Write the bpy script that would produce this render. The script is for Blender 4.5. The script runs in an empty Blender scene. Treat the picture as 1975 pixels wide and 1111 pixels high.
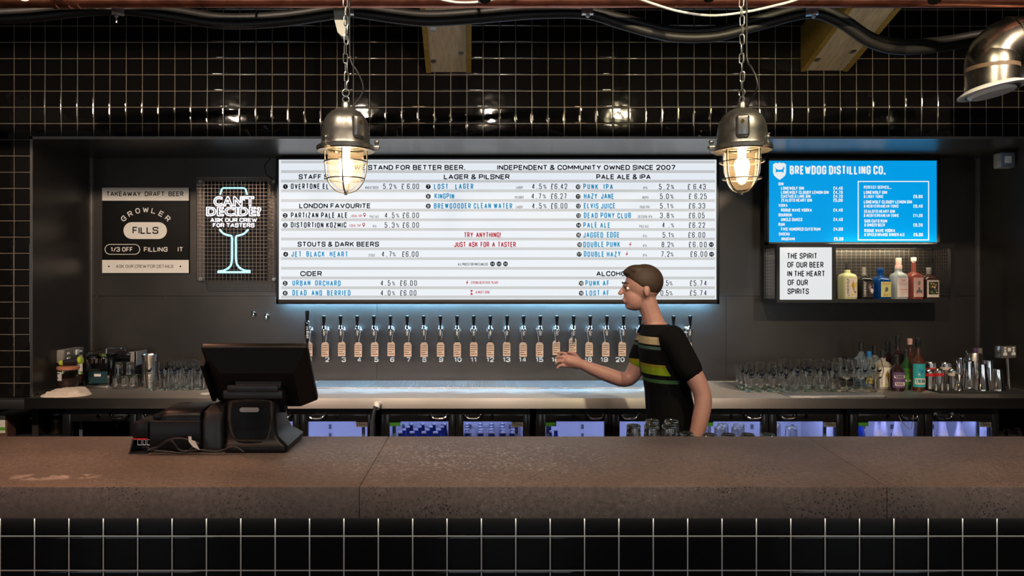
import bpy, bmesh, math, random
from mathutils import Vector, Matrix
R = random.Random(7)
SC = bpy.context.scene
C = SC.collection
PI = math.pi
# ---------------------------------------------------------------- measuring frame
F, CX, CY, CZ = 1400.0, 905.0, 545.0, 1.66      # focal length in pixels, principal point, eye height
def P(x, y, D): return Vector(((x-CX)*D/F, D, CZ-(y-CY)*D/F))
def PX(x, D): return (x-CX)*D/F
def PZ(y, D): return CZ-(y-CY)*D/F
D_WALL, D_BACK, D_BAR, D_TOP = 4.487, 5.185, 2.118, 4.40
# ---------------------------------------------------------------- camera, world, lights, exposure
cam = bpy.data.cameras.new('camera'); camo = bpy.data.objects.new('camera', cam); C.objects.link(camo)
camo.location = (0, 0, CZ); camo.rotation_euler = (PI/2, 0, 0)
cam.sensor_fit = 'HORIZONTAL'; cam.sensor_width = 36; cam.lens = 36*F/1975
cam.shift_x = (987.5-CX)/1975; cam.shift_y = (CY-555.5)/1975
cam.clip_start = .05; SC.camera = camo
W = bpy.data.worlds.new('world'); SC.world = W; W.use_nodes = True
W.node_tree.nodes['Background'].inputs[0].default_value = (1, .88, .78, 1)
W.node_tree.nodes['Background'].inputs[1].default_value = .07
SC.view_settings.view_transform = 'Standard'; SC.view_settings.look = 'None'
SC.view_settings.exposure = 0.0; SC.view_settings.gamma = 1; SC.view_settings.use_curve_mapping = False
SC.cycles.transparent_max_bounces = 48
SC.cycles.max_bounces = 24; SC.cycles.transmission_bounces = 24; SC.cycles.glossy_bounces = 8; SC.cycles.diffuse_bounces = 4; SC.cycles.caustics_refractive = True; SC.cycles.caustics_reflective = True
def lamp(name, kind, loc, power, col, target=None, size=.045, spot=150, blend=.7, sy=None):
    l = bpy.data.lights.new(name, kind); l.energy = power; l.color = col
    if kind == 'AREA':
        l.size = size
        if sy: l.shape = 'RECTANGLE'; l.size_y = sy
    else: l.shadow_soft_size = size
    if kind == 'SPOT': l.spot_size = math.radians(spot); l.spot_blend = blend
    o = bpy.data.objects.new(name, l); C.objects.link(o); o.location = loc
    if target is not None:
        o.rotation_euler = (Vector(target)-Vector(loc)).to_track_quat('-Z', 'Y').to_euler()
    return o
WARM = (1, .79, .60)
# the row of ceiling bulbs above the customers' side of the bar (they mirror in the tiles)
for i, x in enumerate((-2.42, -1.09, .21, 1.54, 2.87)):
    lamp('ceiling_bulb', 'SPOT', (x, 1.5, 3.38), (300 if i == 0 else 225), WARM if i != 3 else (1, .84, .52), (x, 5.1, 1.30), .04, 72, 1)
    lamp('bar_fill_spot', 'SPOT', (x+.6, 1.25, 3.45), 74, (1, .74, .55), (x+.6, 2.2, 1.0), .05, 96, 1)  # added fill spots, no fixture seen, to brighten the bar top
for x in (-3.4, .4, 4.0):                        # daylight from the street windows behind the customers
    lamp('window_light', 'AREA', (x, -3.4, 1.55), 21, (.80, .90, 1.0), (x*.9, 5, 1.4), 1.3, sy=1.5)
lamp('ceiling_bulb_red', 'SPOT', (-2.6, .9, 2.9), 60, (1, .42, .28), (-1.7, 2.4, 1.08), .05, 70, 1)
lamp('amber_spotlight', 'SPOT', (PX(45, 2.98), 2.96, PZ(-4, 2.98)), 45, (1, .45, .26), (-.95, 2.5, 1.15), .03, 60, 1)
lamp('ceiling_bulb_low', 'SPOT', (3.2, 1.0, 2.9), 30, (1, .55, .40), (2.4, 2.4, 1.08), .05, 70, 1)
# ---------------------------------------------------------------- mesh helpers
class MB:
    def __init__(s): s.bm = bmesh.new()
    def box(s, c, d, M=None, bev=0, seg=2):
        m = Matrix.Translation(c) @ (M if M else Matrix()) @ Matrix.Diagonal((d[0], d[1], d[2], 1))
        r = bmesh.ops.create_cube(s.bm, size=1, matrix=m)
        if bev:
            es = list({e for v in r['verts'] for e in v.link_edges})
            bmesh.ops.bevel(s.bm, geom=es, offset=bev, segments=seg, profile=.5, affect='EDGES')
        return s
    def bx(s, x0, x1, y0, y1, z0, z1, bev=0, seg=2):
        return s.box(((x0+x1)/2, (y0+y1)/2, (z0+z1)/2), (abs(x1-x0), abs(y1-y0), abs(z1-z0)), None, bev, seg)
    def ring(s, c, u, v, r, n):
        return [s.bm.verts.new(c+(u*math.cos(2*PI*k/n)+v*math.sin(2*PI*k/n))*r) for k in range(n)]
    def bridge(s, a, b):
        n = len(a)
        for k in range(n): s.bm.faces.new((a[k], a[(k+1) % n], b[(k+1) % n], b[k]))
    def cyl(s, p0, p1, r0, r1=None, n=16, caps=True):
        p0, p1 = Vector(p0), Vector(p1); r1 = r0 if r1 is None else r1
        d = (p1-p0).normalized(); u = d.orthogonal().normalized(); v = d.cross(u)
        a, b = s.ring(p0, u, v, r0, n), s.ring(p1, u, v, r1, n); s.bridge(a, b)
        if caps: s.bm.faces.new(a[::-1]); s.bm.faces.new(b)
        return s
    def tube(s, pts, r, n=8, closed=False, caps=True):
        pts = [Vector(p) for p in pts]; N = len(pts); rings = []; u = None
        for i in range(N):
            if closed: t = pts[(i+1) % N]-pts[i-1]
            else: t = pts[min(i+1, N-1)]-pts[max(i-1, 0)]
            if t.length < 1e-9: t = Vector((0, 0, 1))
            t.normalize()
            if u is None: u = t.orthogonal().normalized()
            u = u-t*u.dot(t)
            u = u.normalized() if u.length > 1e-6 else t.orthogonal().normalized()
            rr = r[i] if isinstance(r, (list, tuple)) else r
            rings.append(s.ring(pts[i], u, t.cross(u), rr, n))
        for i in range(N-1): s.bridge(rings[i], rings[i+1])
        if closed:
            a, b = rings[-1], rings[0]
            k0 = min(range(n), key=lambda k: (a[0].co-b[k].co).length)
            s.bridge(a, b[k0:]+b[:k0])
        elif caps: s.bm.faces.new(rings[0][::-1]); s.bm.faces.new(rings[-1])
        return s
    def lathe(s, prof, n=20, M=None, sq=0):
        M = M or Matrix(); prev = None
        for r, z in prof:
            if r <= 1e-6: cur = [s.bm.verts.new(M @ Vector((0, 0, z)))]
            else:
                cur = []
                for k in range(n):
                    a = 2*PI*k/n; x, y = math.cos(a), math.sin(a)
                    if sq:                                   # rounded-square section
                        q = (abs(x)**sq+abs(y)**sq)**(-1/sq); x *= q; y *= q
                    cur.append(s.bm.verts.new(M @ Vector((r*x, r*y, z))))
            if prev:
                if len(prev) == 1 and len(cur) > 1:
                    for k in range(n): s.bm.faces.new((prev[0], cur[(k+1) % n], cur[k]))
                elif len(cur) == 1 and len(prev) > 1:
                    for k in range(n): s.bm.faces.new((prev[k], prev[(k+1) % n], cur[0]))
                elif len(cur) > 1: s.bridge(prev, cur)
            prev = cur
        return s
    def poly(s, pts): s.bm.faces.new([s.bm.verts.new(Vector(p)) for p in pts]); return s
    def prism(s, pts, vec):
        vec = Vector(vec); a = [s.bm.verts.new(Vector(p)) for p in pts]; b = [s.bm.verts.new(Vector(p)+vec) for p in pts]
        s.bridge(a, b); s.bm.faces.new(a[::-1]); s.bm.faces.new(b); return s
    def sph(s, c, r, sc=(1, 1, 1), n=16, M=None):
        m = Matrix.Translation(c) @ (M if M else Matrix()) @ Matrix.Diagonal((sc[0], sc[1], sc[2], 1))
        bmesh.ops.create_uvsphere(s.bm, u_segments=n, v_segments=max(6, n*3//4), radius=r, matrix=m); return s
    def torus(s, c, R_, r, axis=(0, 0, 1), n=24, m=8, M=None):
        ax = Vector(axis).normalized(); u = ax.orthogonal().normalized(); v = ax.cross(u)
        return s.tube([Vector(c)+(u*math.cos(2*PI*k/n)+v*math.sin(2*PI*k/n))*R_ for k in range(n)], r, m, True)
def wm(o):
    m = o.matrix_basis.copy()
    while o.parent: o = o.parent; m = o.matrix_basis @ m
    return m
def obj(name, mb, mat, parent=None, smooth=True, ang=.7):
    bm = mb.bm
    bmesh.ops.recalc_face_normals(bm, faces=bm.faces)
    if smooth:
        for f in bm.faces: f.smooth = True
        for e in bm.edges:
            if len(e.link_faces) == 2 and e.calc_face_angle(0) > ang: e.smooth = False
    me = bpy.data.meshes.new(name); bm.to_mesh(me); bm.free()
    me.materials.append(mat)
    o = bpy.data.objects.new(name, me); C.objects.link(o)
    if parent: me.transform(wm(parent).inverted()); o.parent = parent
    return o
def tag(o, label, cat, group=None, kind=None):
    o['label'] = label; o['category'] = cat
    if group: o['group'] = group
    o['kind'] = kind or 'thing'
    return o
def thing(name, label, cat, loc=(0, 0, 0), rotz=0, group=None):
    o = bpy.data.objects.new(name, None); C.objects.link(o); o.empty_display_size = .05
    o.location = loc; o.rotation_euler = (0, 0, rotz)
    o.matrix_basis = Matrix.Translation(loc) @ Matrix.Rotation(rotz, 4, 'Z')
    return tag(o, label, cat, group)
def struct(name, mb, mat, parent=None, **k):
    o = obj(name, mb, mat, parent, **k)
    if not parent: o['kind'] = 'structure'
    return o
def kids(o): return [c for c in bpy.data.objects if c.parent == o]
def dup(root, loc, rotz=0, label=None, group=None, cache={}):
    if root.name not in cache: cache[root.name] = [(c, kids(c)) for c in kids(root)]
    r = root.copy(); C.objects.link(r)
    r.matrix_basis = Matrix.Translation(loc) @ Matrix.Rotation(rotz, 4, 'Z')
    if label: r['label'] = label
    if group: r['group'] = group
    for c0, gs in cache[root.name]:
        c = c0.copy(); C.objects.link(c); c.parent = r
        for g0 in gs:
            g = g0.copy(); C.objects.link(g); g.parent = c
    return r
def place(first, i, loc, rotz=0, label=None, group=None):
    if i == 0:
        first.matrix_basis = Matrix.Translation(loc) @ Matrix.Rotation(rotz, 4, 'Z')
        if label: first['label'] = label
        if group: first['group'] = group
        return first
    return dup(first, loc, rotz, label, group)
# ---------------------------------------------------------------- materials
def nodes(name):
    m = bpy.data.materials.new(name); m.use_nodes = True; nt = m.node_tree
    return m, nt, nt.nodes['Principled BSDF']
def mat(name, col, rough=.5, metal=0, emit=0, ecol=None, var=.12, scale=30, stretch=(1, 1, 1), bump=0, spec=.5, rvar=0):
    m, nt, b = nodes(name); L = nt.links.new
    b.inputs['Base Color'].default_value = (*col, 1); b.inputs['Roughness'].default_value = rough
    b.inputs['Metallic'].default_value = metal; b.inputs['Specular IOR Level'].default_value = spec
    if emit:
        b.inputs['Emission Color'].default_value = (*(ecol or col), 1); b.inputs['Emission Strength'].default_value = emit
    if var or bump or rvar:
        tc = nt.nodes.new('ShaderNodeTexCoord'); mp = nt.nodes.new('ShaderNodeMapping'); mp.inputs['Scale'].default_value = stretch
        n = nt.nodes.new('ShaderNodeTexNoise'); n.inputs['Scale'].default_value = scale; n.inputs['Detail'].default_value = 4
        L(tc.outputs['Object'], mp.inputs[0]); L(mp.outputs[0], n.inputs['Vector'])
        if var:
            mr = nt.nodes.new('ShaderNodeMapRange'); mr.inputs[3].default_value = 1-var*1.6; mr.inputs[4].default_value = 1+var*1.6
            mx = nt.nodes.new('ShaderNodeMix'); mx.data_type = 'RGBA'; mx.blend_type = 'MULTIPLY'; mx.inputs[0].default_value = 1
            mx.inputs[6].default_value = (*col, 1); L(n.outputs[0], mr.inputs[0]); L(mr.outputs[0], mx.inputs[7])
            L(mx.outputs[2], b.inputs['Base Color'])
        if rvar:
            mr = nt.nodes.new('ShaderNodeMapRange'); mr.inputs[3].default_value = max(.02, rough-rvar); mr.inputs[4].default_value = rough+rvar
            L(n.outputs[0], mr.inputs[0]); L(mr.outputs[0], b.inputs['Roughness'])
        if bump:
            bp = nt.nodes.new('ShaderNodeBump'); bp.inputs['Strength'].default_value = bump; bp.inputs['Distance'].default_value = .002
            L(n.outputs[0], bp.inputs['Height']); L(bp.outputs[0], b.inputs['Normal'])
    return m
def glassy(name, col=(1, 1, 1), refl=1.0, rough=.02, ior=1.45, body=0.0, bcol=None):
    m = bpy.data.materials.new(name); m.use_nodes = True; nt = m.node_tree; nt.nodes.clear(); L = nt.links.new
    out = nt.nodes.new('ShaderNodeOutputMaterial'); t = nt.nodes.new('ShaderNodeBsdfTransparent'); t.inputs[0].default_value = (*col, 1)
    g = nt.nodes.new('ShaderNodeBsdfGlossy'); g.inputs['Roughness'].default_value = rough; g.inputs[0].default_value = (refl, refl, refl, 1)
    lw = nt.nodes.new('ShaderNodeLayerWeight'); lw.inputs[0].default_value = .5
    f0 = ((ior-1)/(ior+1))**2
    pw = nt.nodes.new('ShaderNodeMath'); pw.operation = 'POWER'; pw.inputs[1].default_value = 4; L(lw.outputs['Facing'], pw.inputs[0])
    fr = nt.nodes.new('ShaderNodeMath'); fr.operation = 'MULTIPLY_ADD'; fr.inputs[1].default_value = .85; fr.inputs[2].default_value = f0; L(pw.outputs[0], fr.inputs[0])
    mx = nt.nodes.new('ShaderNodeMixShader'); L(fr.outputs[0], mx.inputs[0])
    src = t
    if body:
        d = nt.nodes.new('ShaderNodeBsdfDiffuse'); d.inputs[0].default_value = (*(bcol or col), 1)
        m2 = nt.nodes.new('ShaderNodeMixShader'); m2.inputs[0].default_value = body; L(t.outputs[0], m2.inputs[1]); L(d.outputs[0], m2.inputs[2]); src = m2
    L(src.outputs[0], mx.inputs[1]); L(g.outputs[0], mx.inputs[2]); L(mx.outputs[0], out.inputs[0])
    return m
def realglass(name, col, ior=1.45):
    m = bpy.data.materials.new(name); m.use_nodes = True; nt = m.node_tree; nt.nodes.clear()
    out = nt.nodes.new('ShaderNodeOutputMaterial'); g = nt.nodes.new('ShaderNodeBsdfGlass'); g.inputs['Color'].default_value = (*col, 1); g.inputs['Roughness'].default_value = 0; g.inputs['IOR'].default_value = ior
    nt.links.new(g.outputs[0], out.inputs[0]); return m
def tile_mat(name, grout, gw=.018, tile=(.006, .0055, .0055), rough=.04, spec=.5):
    m, nt, b = nodes(name); b.inputs['Specular IOR Level'].default_value = spec; L = nt.links.new; N = nt.nodes.new
    uv = N('ShaderNodeUVMap'); sp = N('ShaderNodeSeparateXYZ'); L(uv.outputs[0], sp.inputs[0])
    def math_(op, a, b_=None, c=None):
        n = N('ShaderNodeMath'); n.operation = op
        for k, v in enumerate((a, b_, c)):
            if v is None: continue
            if isinstance(v, (int, float)): n.inputs[k].default_value = v
            else: L(v, n.inputs[k])
        return n.outputs[0]
    ds = []
    for o in (sp.outputs[0], sp.outputs[1]):
        f = math_('FRACT', o); ds.append(math_('SUBTRACT', .5, math_('ABSOLUTE', math_('SUBTRACT', f, .5))))
    d = math_('MINIMUM', ds[0], ds[1])
    def sstep(a, e0, e1):
        n = N('ShaderNodeMapRange'); n.interpolation_type = 'SMOOTHSTEP'; n.inputs[1].default_value = e0; n.inputs[2].default_value = e1
        L(a, n.inputs[0]); return n.outputs[0]
    tmask = sstep(d, gw*.75, gw*1.25)
    mx = N('ShaderNodeMix'); mx.data_type = 'RGBA'; L(tmask, mx.inputs[0]); mx.inputs[6].default_value = (*grout, 1); mx.inputs[7].default_value = (*tile, 1)
    L(mx.outputs[2], b.inputs['Base Color'])
    r = N('ShaderNodeMapRange'); r.inputs[3].default_value = .75; r.inputs[4].default_value = rough; L(tmask, r.inputs[0]); L(r.outputs[0], b.inputs['Roughness'])
    pil = sstep(d, gw, gw*4.5)
    nz = N('ShaderNodeTexNoise'); nz.inputs['Scale'].default_value = 1.3; nz.inputs['Detail'].default_value = 1; L(uv.outputs[0], nz.inputs['Vector'])
    h = math_('MULTIPLY_ADD', nz.outputs[0], .6, pil)
    bp = N('ShaderNodeBump'); bp.inputs['Strength'].default_value = .5; bp.inputs['Distance'].default_value = .0028; L(h, bp.inputs['Height']); L(bp.outputs[0], b.inputs['Normal'])
    return m
def concrete_mat():
    m, nt, b = nodes('concrete'); L = nt.links.new; N = nt.nodes.new
    tc = N('ShaderNodeTexCoord'); co = tc.outputs['Object']
    def noise(s, det=5, rough=.55):
        n = N('ShaderNodeTexNoise'); n.inputs['Scale'].default_value = s; n.inputs['Detail'].default_value = det; n.inputs['Roughness'].default_value = rough
        L(co, n.inputs['Vector']); return n.outputs[0]
    def ramp(src, e0, e1):
        n = N('ShaderNodeMapRange'); n.inputs[1].default_value = e0; n.inputs[2].default_value = e1; L(src, n.inputs[0]); return n.outputs[0]
    def mix(fac, a, c, mode='MIX'):
        n = N('ShaderNodeMix'); n.data_type = 'RGBA'; n.blend_type = mode
        if isinstance(fac, (int, float)): n.inputs[0].default_value = fac
        else: L(fac, n.inputs[0])
        for k, v in ((6, a), (7, c)):
            if isinstance(v, tuple): n.inputs[k].default_value = (*v, 1)
            else: L(v, n.inputs[k])
        return n.outputs[2]
    def mul(a, c):
        n = N('ShaderNodeMath'); n.operation = 'MULTIPLY'; L(a, n.inputs[0])
        if isinstance(c, (int, float)): n.inputs[1].default_value = c
        else: L(c, n.inputs[1])
        return n.outputs[0]
    base = mix(ramp(noise(2.2), .35, .65), (.155, .116, .095), (.245, .190, .158))
    base = mix(mul(ramp(noise(60, 6, .7), .35, .68), .75), base, (.075, .056, .046))
    vo = N('ShaderNodeTexVoronoi'); vo.inputs['Scale'].default_value = 105; L(co, vo.inputs['Vector'])
    pits = mul(ramp(vo.outputs['Distance'], .34, .20), ramp(noise(7), .47, .64))      # dark air holes
    base = mix(pits, base, (.022, .017, .015))
    v2 = N('ShaderNodeTexVoronoi'); v2.inputs['Scale'].default_value = 120; L(co, v2.inputs['Vector'])
    chips = mul(ramp(v2.outputs['Distance'], .20, .10), ramp(noise(6.5), .54, .64))   # pale aggregate
    base = mix(chips, base, (.55, .50, .46))
    # worn pale scuffs near the middle of the bar, with a shape of their own
    vm = N('ShaderNodeVectorMath'); vm.operation = 'SUBTRACT'; L(co, vm.inputs[0]); vm.inputs[1].default_value = (-.02, 2.42, 1.083)
    vs = N('ShaderNodeVectorMath'); vs.operation = 'MULTIPLY'; L(vm.outputs[0], vs.inputs[0]); vs.inputs[1].default_value = (1.5, 2.6, 8)
    vl = N('ShaderNodeVectorMath'); vl.operation = 'LENGTH'; L(vs.outputs[0], vl.inputs[0])
    wear = mul(ramp(vl.outputs['Value'], 1.0, .15), ramp(noise(80, 8, .75), .53, .64))
    base = mix(mul(wear, .95), base, (.60, .59, .58))
    for cx, cy, sx, sy in ((-1.27, 2.155, 9, 22), (-1.16, 2.16, 14, 30)):
        a = N('ShaderNodeVectorMath'); a.operation = 'SUBTRACT'; L(co, a.inputs[0]); a.inputs[1].default_value = (cx, cy, 1.083)
        c = N('ShaderNodeVectorMath'); c.operation = 'MULTIPLY'; L(a.outputs[0], c.inputs[0]); c.inputs[1].default_value = (sx, sy, 20)
        l = N('ShaderNodeVectorMath'); l.operation = 'LENGTH'; L(c.outputs[0], l.inputs[0])
        w = mul(ramp(l.outputs['Value'], 1, .6), ramp(noise(14, 4), .44, .5)); base = mix(mul(w, .5), base, (.50, .40, .34))
    L(base, b.inputs['Base Color']); b.inputs['Roughness'].default_value = .55
    bp = N('ShaderNodeBump'); bp.inputs['Strength'].default_value = .25; bp.inputs['Distance'].default_value = .003; L(noise(45, 6), bp.inputs['Height']); L(bp.outputs[0], b.inputs['Normal'])
    return m
M = dict(
    tile=tile_mat('black_tile_wall', (.20, .168, .13), spec=.4), bartile=tile_mat('black_tile_bar', (.62, .58, .52), .016, spec=.22),
    steel=mat('brushed_stainless', (.62, .59, .56), .26, 1, var=.05, scale=6, stretch=(.3, 60, 60)), sheet=mat('brushed_sheet', (.47, .445, .42), .46, 1, var=.04, scale=6, stretch=(.3, 60, 60)),
    tray=mat('perforated_tray', (.62, .62, .63), .42, 1, var=.08, scale=60),
    darksteel=mat('dark_steel_panel', (.074, .066, .061), .33, .72, var=.20, scale=2.2, rvar=.08),
    chrome=mat('chrome', (.80, .80, .80), .08, 1, var=0), galv=mat('galvanised', (.60, .62, .62), .32, 1, var=.2, scale=40),
    zinc=mat('chain_zinc', (.62, .66, .62), .28, 1, var=.1), edge=mat('steel_edge', (.50, .46, .43), .3, 1),
    concrete=concrete_mat(), copper=mat('copper', (.52, .20, .13), .32, 1, var=.3, scale=12, rvar=.12),
    black=mat('black_plastic', (.012, .012, .013), .42, var=.1), matt=mat('matt_black', (.008, .008, .008), .6),
    gloss=mat('gloss_black', (.008, .008, .009), .16), rubber=mat('hose_rubber', (.012, .011, .010), .5, bump=.3, scale=60),
    white=mat('white_plastic', (.85, .84, .81), .4, var=.05), grey=mat('grey_box', (.22, .20, .18), .45),
    signblack=mat('sign_black', (.005, .0045, .0045), .6, spec=.15), cream=mat('sign_cream', (.74, .70, .65), .6, var=.04),
    ink=mat('letter_ink', (.008, .011, .020), .7, var=0, spec=.05), blueink=mat('letter_blue', (.008, .10, .2), .5, emit=.75, ecol=(.003, .27, .56), var=0, spec=.05),
    redink=mat('letter_red', (.28, .008, .02), .5, emit=.6, ecol=(.36, .012, .03), var=0, spec=.05), greyink=mat('letter_grey', (.12, .13, .15), .5, var=0),
    board=mat('light_board', (.06, .06, .06), .35, emit=.84, ecol=(.92, .98, 1.05), var=0, spec=.3),
    rail=mat('letter_rail', (.06, .06, .06), .3, emit=.54, ecol=(.96, 1, 1.02), var=0),
    screen=mat('screen_blue', (.0, .05, .1), .2, emit=.78, ecol=(.0, .42, .98), var=0), screenwhite=mat('screen_white', (.08, .08, .08), .3, emit=.86, ecol=(.93, .98, 1), var=0),
    neonblue=mat('neon_cyan', (.4, .7, .8), .3, emit=1.5, ecol=(.30, .80, 1.0), var=0), neonwhite=mat('neon_white', (.8, .8, .9), .3, emit=1.25, ecol=(.85, .92, 1.06), var=0),
    led=mat('led_strip', (.8, .8, .8), .4, emit=340, ecol=(.28, .66, 1.0), var=0), ledwarm=mat('led_warm', (.8, .8, .8), .4, emit=13, ecol=(1, .94, .84), var=0),
    ledcool=mat('led_fridge', (.8, .8, 1), .4, emit=46, ecol=(.44, .50, 1.0), var=0), ledshelf=mat('led_shelf', (.8, .8, .7), .4, emit=60, ecol=(1, .90, .62), var=0),
    bulb=mat('bulb_glow', (1, .8, .5), .4, emit=110, ecol=(1, .64, .32), var=0), lens=mat('lamp_lens', (1, .8, .5), .4, emit=14, ecol=(1, .5, .2), var=0),
    wire=mat('cage_wire', (.36, .29, .24), .35, 1, var=.1), glass=realglass('clear_glass', (1, 1, .995)), pane=glassy('window_pane', (.90, .92, .95), ior=1.3),
    thick=realglass('thick_glass_base', (.95, .99, .95)), globe=glassy('lamp_glass', (.98, .95, .88), ior=1.45, rough=.05, body=.035, bcol=(1, .93, .8)),
    castmetal=mat('cast_aluminium', (.285, .285, .265), .34, .9, var=.25, scale=25, rvar=.12), liner=mat('cooler_liner', (.60, .62, .68), .5, var=.03),
    wood=mat('pale_ply', (.52, .44, .30), .7, var=.28, scale=9, stretch=(6, 1, 1)), woodedge=mat('ply_edge', (.30, .20, .035), .7, var=.3, scale=40),
    paper=mat('tag_card', (.66, .48, .37), .7, var=.08), towel=mat('cloth', (.62, .52, .44), .9, var=.15, bump=.5, scale=60),
    terracotta=mat('terracotta_lid', (.42, .16, .09), .6), lime=mat('lime_plastic', (.42, .52, .03), .4), green=mat('green_sticker', (.03, .16, .01), .5),
    cacao=mat('jar_filling', (.05, .022, .015), .6, var=.5, scale=120), red=mat('red_band', (.52, .012, .016), .5), mat_=mat('bar_mat_rubber', (.010, .010, .010), .85),
    skin=mat('skin', (.37, .195, .16), .5, var=.08), hair=mat('hair', (.035, .018, .011), .7, var=.3, scale=90), trousers=mat('black_denim', (.007, .007, .008), .9, spec=.1),
    floor=mat('floor_screed', (.07, .06, .055), .5, var=.2, scale=4), ceil=mat('ceiling_black', (.006, .006, .006), .9),
    brown=mat('brown_card', (.11, .055, .04), .7), labelwhite=mat('label_white', (.70, .66, .60), .6, var=.04), badge=mat('badge_silver', (.30, .28, .25), .4, .6),
)
_nt = M['sheet'].node_tree; _b = _nt.nodes['Principled BSDF']; _b.inputs['Anisotropic'].default_value = .86
_t = _nt.nodes.new('ShaderNodeTangent'); _t.direction_type = 'UV_MAP'; _t.uv_map = 'UVMap'; _nt.links.new(_t.outputs[0], _b.inputs['Tangent'])
def brushed(o):
    uv = o.data.uv_layers.new(name='UVMap')            # u runs across the brushing, v along it
    for l in o.data.loops: c = o.data.vertices[l.vertex_index].co; uv.data[l.index].uv = (c.y+c.z, c.x)
    return o
def cglass(name, col, ior=1.5, body=.25): return glassy(name, col, ior=ior, body=body, bcol=col)
# ---------------------------------------------------------------- lettering
GL = {}
def make_glyphs(key, offset, res=3):
    tmp = []
    for ch in "ABCDEFGHIJKLMNOPQRSTUVWXYZ0123456789&£%.,'?!/-abcdefghijklmnopqrstuvwxyz":
        cu = bpy.data.curves.new('glyph', 'FONT'); cu.body = ch; cu.resolution_u = res; cu.offset = offset; cu.fill_mode = 'BOTH'
        o = bpy.data.objects.new('glyph', cu); C.objects.link(o); tmp.append((ch, o, cu))
    bpy.context.view_layer.update(); dg = bpy.context.evaluated_depsgraph_get()
    for ch, o, cu in tmp:
        me = bpy.data.meshes.new_from_object(o.evaluated_get(dg))
        vs = [(v.co.x, v.co.y) for v in me.vertices]; fs = [tuple(p.vertices) for p in me.polygons]
        GL[key, ch] = (vs, fs, min(v[0] for v in vs), max(v[0] for v in vs)); bpy.data.meshes.remove(me)
    for ch, o, cu in tmp: bpy.data.objects.remove(o); bpy.data.curves.remove(cu)
make_glyphs('b', .024)
CAP = max(v[1] for v in GL['b', 'H'][0])
def layout(s, key, width, h, cond=None, gap=.10):
    """glyph list [(glyph, x offset, x scale)] filling the width; y scale = h / cap height"""
    sy = h/CAP; gs = [None if c == ' ' else GL[key, c] for c in s]
    ws = [.26 if g is None else g[3]-g[2] for g in gs]
    n = len(gs); tot = sum(ws)
    if cond:
        sx = cond*sy; g = (width-sx*tot)/max(1, n-1)
        if g < .02*sy: g = .03*sy; sx = max(.1*sy, (width-g*(n-1))/tot)
    else:
        sx = width/(tot+gap*(n-1)); g = gap*sx
    out = []; x = 0
    for q, w in zip(gs, ws):
        if q: out.append((q, x-q[2]*sx, sx))
        x += w*sx+g
    return out, sy
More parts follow.
